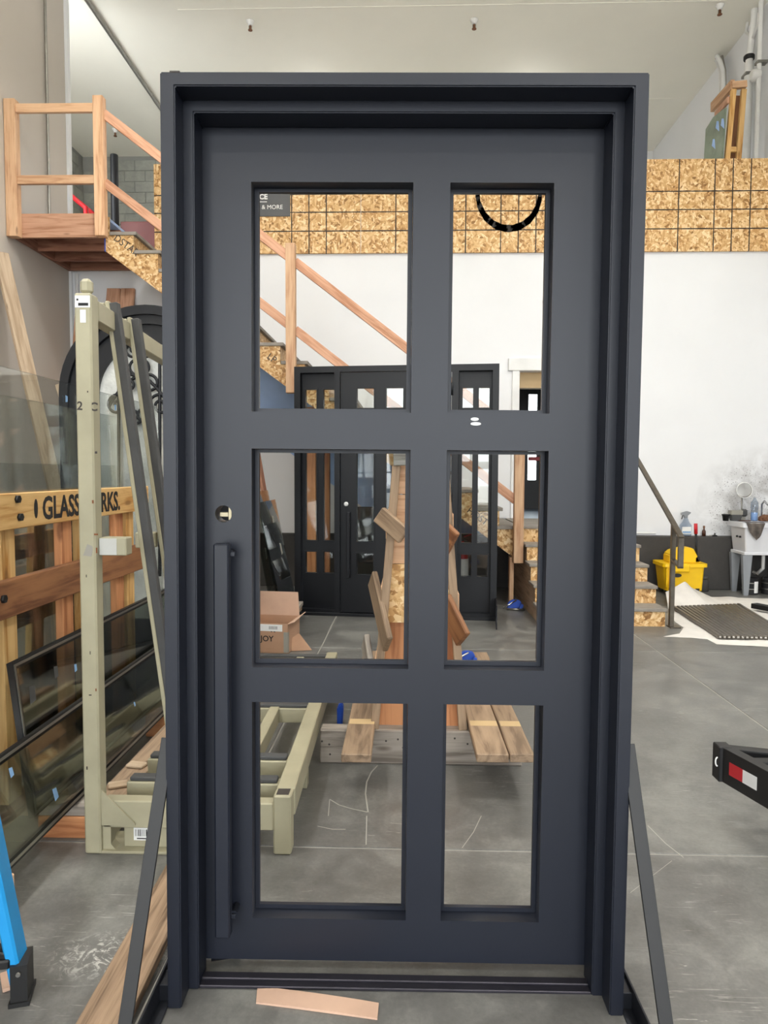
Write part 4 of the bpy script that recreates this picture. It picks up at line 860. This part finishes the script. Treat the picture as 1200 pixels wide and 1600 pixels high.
# row of dark steel bars on the cloth
A, B_, D_, C_ = fl(1050, 946, .05), fl(1157, 942, .05), fl(1122, 992, .05), fl(1243, 994, .05)
nb = 17
for i in range(nb):
    t = (i + .5) / nb; p0 = A.lerp(B_, t); p1 = D_.lerp(C_, t); wd = (B_ - A).length / nb * .74
    p0.z = p1.z = .012 + wd * .45 + .004
    b = thing('steel_bar', ((p0 + p1) / 2)[:2] + (.012,), 'dark square steel bar lying in the row on the drop cloth', 'bar', 'steel bars in a row on the drop cloth')
    beam('bar', p0, p1, wd, wd * .9, 'bar_steel', b, bev=.006)
    dv = (p1 - p0).normalized(); beam('bare_end', p1 - dv * .012, p1 + dv * .002, wd * .55, wd * .45, 'chrome', b, bev=.003)
tag(beam('black_bar', fl(1178, 946, .06), fl(1230, 956, .06), .09, .05, 'black', None), 'short black steel bar on the cloth at the right picture edge', 'bar')

# ================================================================== UTILITY SINK AND WHAT STANDS ON IT
SX0, SX1, S0, S1, SZ = 3.87, 4.49, 8.42, 8.84, .865
SZ = at(1158, 817, S0).z
sk = thing('utility_sink', (4.18, 8.62, 0), 'paint stained white plastic utility sink on four grey legs', 'sink')
bz = at(1158, 868, S0).z
bm = bmesh.new()
def ring_(x0, x1, y0_, y1_, z): return [bm.verts.new(p_) for p_ in rr(x0, x1, y0_, y1_, z, .02)]
R_ = [ring_(SX0 + .05, SX1 - .05, S0 + .04, S1 - .04, bz + .03), ring_(SX0 + .02, SX1 - .02, S0 + .012, S1 - .02, SZ - .06), ring_(SX0 - .015, SX1, S0 - .015, S1, SZ - .055), ring_(SX0 - .015, SX1, S0 - .015, S1, SZ), ring_(SX0 + .035, SX1 - .035, S0 + .035, S1 - .07, SZ), ring_(SX0 + .07, SX1 - .07, S0 + .06, S1 - .1, bz + .05)]
for a, b_ in zip(R_, R_[1:]):
    for i in range(len(a)): bm.faces.new((a[i], a[(i + 1) % len(a)], b_[(i + 1) % len(a)], b_[i]))
bm.faces.new(R_[0][::-1]); bm.faces.new(R_[-1]); bmesh.ops.recalc_face_normals(bm, faces=bm.faces)
me = bpy.data.meshes.new('basin'); bm.to_mesh(me); bm.free(); obj('basin', me, 'sink', sk)
box('skirt', SX0 + .03, SX1 - .03, S0 + .03, S1 - .03, bz, bz + .035, 'sink', sk, .006)
for x in (SX0 + .07, SX1 - .09):
    for y in (S0 + .06, S1 - .06):
        obj('leg', sloped_me([[(x - .025, y - .02, 0), (x + .025, y - .02, 0), (x + .025, y + .02, 0), (x - .025, y + .02, 0)], [(x - .055, y - .03, bz), (x + .055, y - .03, bz), (x + .055, y + .03, bz), (x - .055, y + .03, bz)]]), 'leg_grey', sk)
tube('drain_pipe', [(4.2, 8.62, bz + .02), (4.2, 8.62, .3), (4.2, 8.75, .22), (4.2, 8.84, .22)], .02, 'white_plastic', sk)
for x in (0, .04): rod('side_hole', (SX0 + .008, S0 + .12 + x * 2, SZ - .17), (SX0 + .024, S0 + .12 + x * 2, SZ - .17), .012, 'black', sk, seg=10)
fa = at(1162, 800, 8.84)
tube('faucet', [(4.25, 8.8, SZ), (4.25, 8.8, SZ + .2), (4.25, 8.74, SZ + .24), (4.25, 8.66, SZ + .2)], .012, 'chrome', sk)
# rag over the sink front
rg0, rg1 = at(1166, 818, S0 - .02), at(1196, 818, S0 - .02)
bm = bmesh.new(); cols2 = 10; rowsn = 8; grid = []
for j in range(rowsn + 1):
    row = []
    for i in range(cols2 + 1):
        t = i / cols2; u = rg0.x + (rg1.x - rg0.x) * (t + (.5 - t) * .55 * max(0, j - 2) / rowsn)
        if j < 2: y = S0 + .06 - .04 * j; z = SZ + .008
        else: y = S0 - .024 - .006 * math.sin(i * 1.7); z = SZ + .006 - (j - 1.6) * .032 * (1 - .35 * abs(t - .6) * 2)
        row.append(bm.verts.new((u, y, z)))
    grid.append(row)
for j in range(rowsn):
    for i in range(cols2): bm.faces.new((grid[j][i], grid[j][i + 1], grid[j + 1][i + 1], grid[j + 1][i])).smooth = True
r_ = bmesh.ops.solidify(bm, geom=bm.faces[:], thickness=.004); bmesh.ops.recalc_face_normals(bm, faces=bm.faces)
me = bpy.data.meshes.new('rag'); bm.to_mesh(me); bm.free(); tag(obj('rag', me, 'rag'), 'stained grey rag draped over the sink front', 'rag')
def on(px, py, Y): q = at(px, py, Y); return q.x
yy = S1 - .05
o = thing('plastic_cup', (on(1133, 805, yy - .08), yy - .06, SZ), 'small black plastic cup on the sink corner', 'cup')
lathe('cup', [(.032, 0), (.042, .065), (.047, .066), (.047, .08), (.04, .08), (.034, .012)], 'black', o, (on(1133, 805, yy) - .0, yy - .02, SZ))
o = thing('paint_tub', (on(1148, 800, yy), yy, SZ), 'square grey tub with dark paint beside the cup on the sink', 'tub')
x = on(1149, 800, yy); z = SZ
obj('tub', sloped_me([rr(x - .05, x + .05, yy - .04, yy + .035, z, .01), rr(x - .065, x + .065, yy - .05, yy + .045, z + .075, .01)]), 'rubber', o); obj('rim', sloped_me([rr(x - .068, x + .068, yy - .053, yy + .048, z + .075, .01), rr(x - .07, x + .07, yy - .055, yy + .05, z + .125, .01)]), 'tape', o)
o = thing('clear_bottle', (on(1178, 800, yy), yy, SZ), 'cloudy clear plastic bottle standing on the sink rim', 'bottle')
lathe('bottle', [(.035, 0), (.04, .01), (.042, .1), (.038, .13), (.044, .16), (.042, .22), (.015, .26), (.014, .28)], 'bottle_glass', o, (on(1178, 800, yy), yy - .01, SZ)); lathe('liquid', [(.034, .004), (.037, .012), (.036, .1)], 'pale_blue', o, (on(1178, 800, yy), yy - .01, SZ))
o = thing('work_lamp', (on(1162, 790, yy), yy, SZ), 'round chrome clamp lamp head above the sink back', 'lamp')
q = at(1161, 766, yy + .04)
lathe('reflector', [(.02, .0), (.05, .012), (.088, .06), (.092, .062), (.088, .064), (.048, .022), (.001, .016)], 'bar_steel', o, M=mat_of(q + Vector((0, .03, 0)), (1, 0, 0), (0, .1, .99), (0, -.99, .1))); lathe('rim', [(.088, 0), (.097, .004), (.097, .012), (.088, .016), (.088, 0)], 'white_plastic', o, M=mat_of(q + Vector((0, -.03, 0)), (1, 0, 0), (0, .1, .99), (0, -.99, .1)))
rod('stem', (q.x, yy + .05, SZ + .0), (q.x, yy + .07, q.z), .01, 'steel', o); box('socket', q.x - .05, q.x + .04, yy + .03, yy + .06, SZ, SZ + .13, 'tape', o, .015); box('cracked_shade', q.x - .02, q.x + .05, yy + .0, yy + .04, SZ + .05, SZ + .14, 'rubber', o, .02)
o = thing('sponge', (on(1192, 805, yy), yy, SZ), 'crumpled brown sponge on the sink at the picture edge', 'sponge')
bm = bmesh.new(); bmesh.ops.create_icosphere(bm, subdivisions=3, radius=.06)
for v in bm.verts: v.co *= 1 + .3 * noise.noise(v.co * 30); v.co.z = max(-.03, v.co.z * .8)
me = bpy.data.meshes.new('sponge'); bm.to_mesh(me); bm.free(); obj('sponge_body', me, 'brown', o, Matrix.Translation((on(1193, 805, yy), yy - .02, SZ + .03)))
tag(box('paint_tray', on(1156, 810, yy - .1), on(1172, 810, yy - .1), yy - .12, yy - .06, SZ, SZ + .012, 'amber', None, .003), 'dark flat tray lying on the sink rim', 'tray')
for i, (pxx, nm) in enumerate(((1172, 'dark paint can with white label under the sink'), (1203, 'second dark paint can under the sink at the picture edge'))):
    q = fl(pxx, 926); o = thing('paint_can', (q.x, 8.62, 0), nm, 'can'); X_ = at(pxx, 910, 8.6).x
    lathe('can', [(.085, 0), (.09, .004), (.088, .01), (.088, .17), (.092, .175), (.092, .19), (.08, .19), (.078, .184), (.001, .184)], 'ink', o, (X_, 8.6, 0), 28)
    me = lathe_me([(.0892, .03), (.0892, .14)], 28); lathe('band', [(.0888, .06), (.0895, .062), (.0895, .068), (.0888, .07)], 'steel', o, (X_, 8.6, 0), 28); lathe('band', [(.0888, .13), (.0895, .132), (.0895, .138), (.0888, .14)], 'steel', o, (X_, 8.6, 0), 28)
    arc = [(X_ + .09 * math.cos(t), 8.6 + .09 * math.sin(t), .0) for t in [math.radians(-85 + 8 * k) for k in range(6)]]
    bm = bmesh.new(); lo_ = [bm.verts.new((a[0], a[1], .02)) for a in arc]; hi_ = [bm.verts.new((a[0], a[1], .155)) for a in arc]
    for k in range(5): bm.faces.new((lo_[k], lo_[k + 1], hi_[k + 1], hi_[k]))
    me = bpy.data.meshes.new('can_label'); bm.to_mesh(me); bm.free(); obj('can_label', me, 'paper', o)
    tube('bail', [(X_ + .095 * math.cos(t), 8.6 - .02, .17 + .08 * math.sin(t)) for t in [math.pi * k / 10 for k in range(11)]], .004, 'black', o)
# on the ledge
o = thing('spray_bottle', (at(1071, 820, YB - .07).x, YB - .07, CURB), 'clear spray bottle with white trigger on the curb ledge', 'bottle'); X_ = at(1071, 820, YB - .07).x; Yl = YB - .075
obj('bottle', sloped_me([rr(X_ - .065, X_ + .065, Yl - .035, Yl + .035, CURB, .02), rr(X_ - .068, X_ + .068, Yl - .038, Yl + .038, CURB + .13, .02), rr(X_ - .04, X_ + .04, Yl - .028, Yl + .028, CURB + .17, .02), rr(X_ - .018, X_ + .022, Yl - .018, Yl + .018, CURB + .22, .015)]), 'bottle_glass', o)
obj('label', sloped_me([rr(X_ - .055, X_ + .055, Yl - .0395, Yl - .037, CURB + .03, .001), rr(X_ - .055, X_ + .055, Yl - .0395, Yl - .037, CURB + .115, .001)]), 'paper', o); box('label_band', X_ - .05, X_ + .05, Yl - .041, Yl - .039, CURB + .04, CURB + .06, 'stick_blue', o)
obj('trigger_head', bevel_me(poly_me([(-.06, .03), (-.06, .055), (.01, .075), (.06, .06), (.05, .045), (.02, .02), (.02, -.01), (-.02, -.01), (-.022, .02)], .03), .004), 'leg_grey', o, mat_of((X_, Yl + .015, CURB + .23), (1, 0, 0), (0, 0, 1), (0, -1, 0))); beam('trigger', (X_ - .035, Yl, CURB + .255), (X_ - .05, Yl, CURB + .205), .012, .012, 'rubber', o)
X_ = at(1100, 826, Yl).x; o = thing('amber_bottle', (X_, Yl, CURB), 'small dark amber bottle on the curb ledge', 'bottle'); lathe('bottle', [(.022, 0), (.022, .06), (.009, .085), (.009, .1)], 'amber', o, (X_, Yl, CURB)); lathe('cap', [(.012, .098), (.012, .125), (.008, .127)], 'brown', o, (X_, Yl, CURB))
X_ = at(1117, 830, Yl).x; tag(lathe('plug', [(.03, 0), (.028, .012), (.01, .016), (.008, .04), (.001, .042)], 'black', None, (X_, Yl, CURB), 14), 'small black plug on the ledge beside the sink', 'plug')
X_ = at(1110, 833, Yl).x; tag(lathe('grey_cap', [(.02, 0), (.018, .012), (.001, .014)], 'tape', None, (X_, Yl, CURB), 12), 'tiny grey cap on the ledge between bottle and plug', 'cap')
X_ = at(1100, 905, YB - .25).x; o = thing('floor_jar', (X_, YB - .25, 0), 'small grey dusty jar on the floor beside the bucket', 'jar'); lathe('jar', [(.05, 0), (.055, .01), (.052, .13), (.04, .15)], 'curb', o, (X_, YB - .25, 0)); lathe('lid', [(.047, .15), (.047, .18), (.001, .182)], 'rubber', o, (X_, YB - .25, 0))

# ================================================================== TRAILER TONGUE (right edge)
T0, Ta, Tb = fl(1119, 1162, .3), fl(1200, 1170, .3), fl(1200, 1205, .3)
tt = thing('trailer_tongue', (1.7, 2.9, 0), 'black steel trailer frame corner with red and white reflective tape', 'trailer')
dA = (Ta - T0).normalized(); dB = (Tb - T0).normalized(); EA = T0 + dA * 1.6; EB = T0 + dB * 1.5
H_ = .142
down = Vector((0, 0, -H_ / 2))
def channel(p0, p1, nrm, nm):
    n_ = Vector(nrm).normalized() * .022
    beam(nm, p0 + down, p1 + down, .007, H_, 'black', tt, bev=.001)
    for dz in (-.005, -H_ + .005): beam('flange', p0 + n_ + Vector((0, 0, dz)), p1 + n_ + Vector((0, 0, dz)), .046, .008, 'black', tt, bev=.001)
channel(T0, EB, (dB.y * -1, dB.x, 0), 'side_channel'); channel(T0 + dA * .02, EA, (dA.y, -dA.x, 0), 'front_channel')
box('corner_plate', T0.x - .006, T0.x + .05, T0.y - .045, T0.y + .02, .3 - H_ - .002, .302, 'black', tt, .004)
mid = T0 + dB * .12; cross = mid + Vector((.5, 0, 0)); beam('cross_member', T0 + dB * .16 + Vector((.03, 0, -.03)), T0 + dB * .16 + Vector((.9, .02, -.03)), .05, .05, 'black', tt)
n_ = Vector((-dB.y * -1, dB.x * -1, 0)); n_ = Vector((dB.y, -dB.x, 0)); n_ = n_ if n_.x < 0 else -n_
for s0, s1, m_ in ((.085, .16, 'tape_red'), (.16, .235, 'tape_white')):
    beam('reflective_tape', T0 + dB * s0 + n_ * .0045 + Vector((0, 0, -.07)), T0 + dB * s1 + n_ * .0045 + Vector((0, 0, -.07)), .001, .052, m_, tt, bev=0)
tube('wire_loop', [T0 + Vector((-.01, -.04 + .0, -.06)) + Vector((-.008 * math.sin(t), 0, .018 * math.cos(t))) for t in [math.pi * k / 8 for k in range(9)]], .003, 'white_plastic', tt)
for e in (EA, EB): beam('jack_leg', (e.x, e.y, 0), (e.x, e.y, .3), .06, .06, 'black', tt, up=(0, 1, 0)); box('jack_foot', e.x - .08, e.x + .08, e.y - .08, e.y + .08, 0, .012, 'black', tt)

# ================================================================== CEILING AND MEZZANINE DETAILS
def sprinkler(x, y, label):
    o = thing('sprinkler_head', (x, y, ZC), label, 'sprinkler', 'ceiling sprinkler heads')
    lathe('escutcheon', [(.055, 0), (.05, -.012), (.035, -.03), (.028, -.06)], 'white_plastic', o, (x, y, ZC), 16); lathe('nozzle', [(.014, -.06), (.014, -.11), (.03, -.113), (.03, -.12), (.01, -.122)], 'brown', o, (x, y, ZC), 14)
    for s in (-1, 1): beam('frame_arm', (x + s * .018, y, ZC - .06), (x + s * .018, y, ZC - .115), .006, .006, 'steel', o, up=(0, 1, 0), bev=0)
for (a, b_), nm in (((391, 33), 'leftmost of the sprinkler heads on the main ceiling'), ((741, 31), 'middle of the sprinkler heads on the main ceiling'), ((1125, 8), 'rightmost of the sprinkler heads, beside the white pipes'), ((180, 202), 'sprinkler head seen between the stair rails, over the block walls')):
    q = fl(a, b_, ZC); sprinkler(q.x, q.y, nm)
q = at(240, 247, 13.0); o = thing('white_wall_box', (q.x, YM, q.z), 'small white box on the block wall', 'light'); box('case', q.x - .1, q.x + .1, YM - .06, YM, q.z - .06, q.z + .06, 'white_plastic', o, .015)  # plain white box, not a lamp
q = at(179, 290, 10.5); o = thing('black_column', (q.x, 10.5, MEZ), 'round black steel column on the mezzanine seen past the landing post', 'column')
ct = at(179, 243, 10.5).z; lathe('shaft', [(.055, 0), (.055, ct - MEZ), (.05, ct - MEZ + .01)], 'door_black', o, (q.x, 10.5, MEZ)); box('base_plate', q.x - .1, q.x + .1, 10.4, 10.6, MEZ, MEZ + .015, 'door_black', o)
o = thing('red_hand_truck', (at(120, 320, 10.5).x, 10.5, MEZ), 'red tubular hand truck handle on the mezzanine', 'hand truck')
rp = [at(108, 303, 10.6), at(134, 325, 10.4), at(135, 345, 10.4)]; rp.append(Vector((rp[-1].x, rp[-1].y, MEZ))); rp[0].z = rp[0].z
tube('handle', [rp[0], rp[1], rp[2], rp[3]], .035, 'red', o); tube('handle', [rp[0] + Vector((0, .35, 0)), rp[1] + Vector((0, .35, 0)), rp[3] + Vector((0, .35, 0))], .035, 'red', o); tube('cross_bar', [rp[0], rp[0] + Vector((0, .35, 0))], .03, 'red', o); tube('leg', [rp[0], Vector((rp[0].x, rp[0].y, MEZ))], .03, 'red', o)
a, b_ = at(188, 346, 11.2), at(246, 390, 11.2); o = thing('maroon_cabinet', ((a.x + b_.x) / 2, 11.3, MEZ), 'dark maroon cabinet on the mezzanine behind the stair head', 'cabinet'); box('body', a.x, b_.x + .5, 11.2, 11.7, MEZ, a.z, 'maroon', o, .01); box('door', a.x + .03, a.x + .55, 11.185, 11.2, MEZ + .04, a.z - .03, 'maroon', o, .004)
# conduits on the left wall
tag(tube('wall_conduit', [(XL + .03, 8.45, 4.25), (XL + .03, 8.45, ZC)], .016, 'steel'), 'thin grey conduit running up the beige wall above the landing', 'conduit')
tag(tube('wall_conduit', [(XL + .1, YB - .03, CURB + .02), (XL + .1, YB - .03, MEZ - .25)], .02, 'white_plastic'), 'thin white conduit in the wall corner under the landing', 'conduit')
# right wall pipes
XP = XR - .09
def vpipe(pxx, y_top, label, r, mat='white_plastic'):
    q = ax(pxx, 200, XP); o = thing('wall_pipe', (q.x, q.y, MEZ), label, 'pipe'); tube('pipe', [(XP, q.y, MEZ), (XP, q.y, y_top)], r, mat, o)
    for z in (5.3, 6.6): box('strap', XP - r - .01, XR, q.y - r - .015, q.y + r + .015, z, z + .03, 'steel', o)
    return o, q.y
o, yq = vpipe(1167, ZC - .6, 'thick white pipe with a dark clamp on the upper right wall', .055); lathe('collar', [(.06, 0), (.068, .01), (.068, .05), (.06, .06)], 'black', o, (XP, yq, ax(1172, 92, XP).z))
tube('pipe_bend', [(XP, yq, ZC - .6), (XP, yq - .05, ZC - .35), (XP, yq - .12, ZC - .1), (XP, yq - .12, ZC)], .045, 'white_plastic', o)
o, yq = vpipe(1183, ZC, 'slim white pipe nearest the right picture edge', .03)
q = ax(1184, 118, XP); o2 = lathe('junction', [(.07, 0), (.075, .01), (.075, .09), (.05, .11)], 'white_plastic', o, M=mat_of((XP + .02, q.y, q.z), (0, 1, 0), (0, 0, 1), (-1, 0, 0)))
bc = thing('cable_bundle', (XP, 11.4, ZC), 'bundle of white and black cables dropping from the ceiling', 'cables')
for k, (r, m_) in enumerate(((.03, 'white_plastic'), (.014, 'black'), (.03, 'white_plastic'), (.012, 'black'), (.02, 'steel'))):
    pts_ = [(1112 + 4 * k, 88), (1121 + 2 * k, 95), (1126 + 1.6 * k, 110), (1127 + 1.5 * k, 130), (1126 + 1.6 * k, 170)]
    tube('cable', [ax(a, b2, XP - .0 - .03 * (k % 3)) for a, b2 in pts_], r, m_, bc)
tube('cable', [ax(1168, 35, XP), ax(1166, 50, XP), ax(1176, 60, XP), ax(1184, 40, XP), ax(1186, 20, XP)], .02, 'white_plastic', bc)
# timber frame with glass leaning on the mezzanine
mf = thing('leaning_crate', (4.2, 9.4, MEZ), 'small open timber crate leaning upright on the mezzanine by the pipes', 'crate')
FYm = 9.26
def fm(px, py, Y=FYm): return at(px, py, Y)
beam('upright', Vector((fm(1126, 250).x, FYm, MEZ)), fm(1146, 140), .06, .05, 'pine', mf, up=(0, 1, 0)); beam('upright', Vector((fm(1146, 250).x, FYm, MEZ)), fm(1162, 140), .06, .05, 'pine', mf, up=(0, 1, 0))
beam('upright', Vector((fm(1136, 250, 9.4).x, 9.4, MEZ)), fm(1152, 150, 9.4), .1, .03, 'brown_wood', mf, up=(0, 1, 0))
beam('top_rail', fm(1113, 168, 9.8), fm(1145, 132, FYm), .05, .12, 'fir', mf); beam('top_rail', fm(1143, 134), fm(1166, 132), .06, .08, 'fir', mf); beam('rung', fm(1134, 234), fm(1150, 234), .04, .06, 'pine', mf)
beam('side_rail', fm(1118, 180, 9.75), fm(1138, 156, FYm), .03, .08, 'fir_pink', mf)
bm_pts = [Vector((fm(1096, 250, 9.7).x, 9.7, MEZ)), Vector((fm(1124, 250, 9.2).x, 9.2, MEZ)), fm(1136, 168, 9.2), fm(1117, 183, 9.5), fm(1105, 202, 9.7)]
def solid_from(pts_, th):
    bm = bmesh.new(); n_ = (pts_[1] - pts_[0]).cross(pts_[2] - pts_[0]).normalized() * th
    a = [bm.verts.new(p_) for p_ in pts_]; b2 = [bm.verts.new(p_ + n_) for p_ in pts_]; bm.faces.new(a[::-1]); bm.faces.new(b2)
    for i in range(len(a)): bm.faces.new((a[i], a[(i + 1) % len(a)], b2[(i + 1) % len(a)], b2[i]))
    bmesh.ops.recalc_face_normals(bm, faces=bm.faces); me = bpy.data.meshes.new('solid'); bm.to_mesh(me); bm.free(); return me
go = thing('glass_offcut', (4.0, 9.4, MEZ), 'grey green glass offcut leaning against the mezzanine timber frame', 'glass')
paint('grey_green', '#7d8a78', .15, .15, 0, 4); obj('sheet', solid_from(bm_pts, .02), 'grey_green', go)
for (a, b2) in ((1118, 200), (1126, 196), (1112, 228)):
    q = fm(a, b2, 9.17); obj('sticker', solid_from([q, q + Vector((.05, .02, -.03)), q + Vector((.04, .02, .09)), q + Vector((.01, 0, .08))], .004), 'pale_blue', go)

# banner, painted curve on the guard
q0, q1 = at(318, 300, YB - .04), at(453.5, 338, YB - .04)
bn = thing('banner', ((q0.x + q1.x) / 2, YB - .04, q1.z), 'dark grey banner with white lettering on the strand board guard', 'banner')
ztop = at(400, 262, YB - .04).z
box('sheet', q0.x, q1.x, YB - .046, YB - .0355, q1.z, ztop, 'banner', bn)
def bt(s, pxr, pyb, hpx, nm='lettering', bold=.0):
    e = at(pxr, pyb, YB - .047); text(nm, s, hpx * .008 / .72 * 1.0, (e.x, YB - .0468, e.z), (1, 0, 0), (0, 0, 1), 'paper', bn, 'RIGHT', .0004, bold)
bt('CE', 418, 311, 7.6, bold=.003); bt('& MORE', 442, 326.5, 6.5); bt('S', 406.5, 326.5, 5.0)
a, b_ = at(395, 316, YB - .047), at(417, 314.5, YB - .047); box('rule', a.x, b_.x, YB - .0472, YB - .0455, a.z, a.z + .008, 'paper', bn)
mk = []
for i in range(25):
    t = i / 24; a_ = math.pi * (1.0 + t); px_, py_ = 795 + 50 * math.cos(a_), 300 - 57 * math.sin(a_) * 1.0
    mk.append(at(px_ - 2 * (t - .5), py_, YB - .039))
bm = bmesh.new(); L_ = []
for i, p_ in enumerate(mk):
    a_ = math.pi * (1 + i / 24); n2 = Vector((math.cos(a_), 0, math.sin(a_))); h = .022 + .02 * math.sin(math.pi * i / 24) + .004 * math.sin(i * 2.3)
    L_.append((bm.verts.new((p_ + n2 * h).to_tuple()), bm.verts.new((p_ - n2 * h).to_tuple())))
for a, b_ in zip(L_, L_[1:]): bm.faces.new((a[0], a[1], b_[1], b_[0]))
r_ = bmesh.ops.solidify(bm, geom=bm.faces[:], thickness=.001); me = bpy.data.meshes.new('mark'); bm.to_mesh(me); bm.free()
obj('spray_mark', me, 'spray', gd)
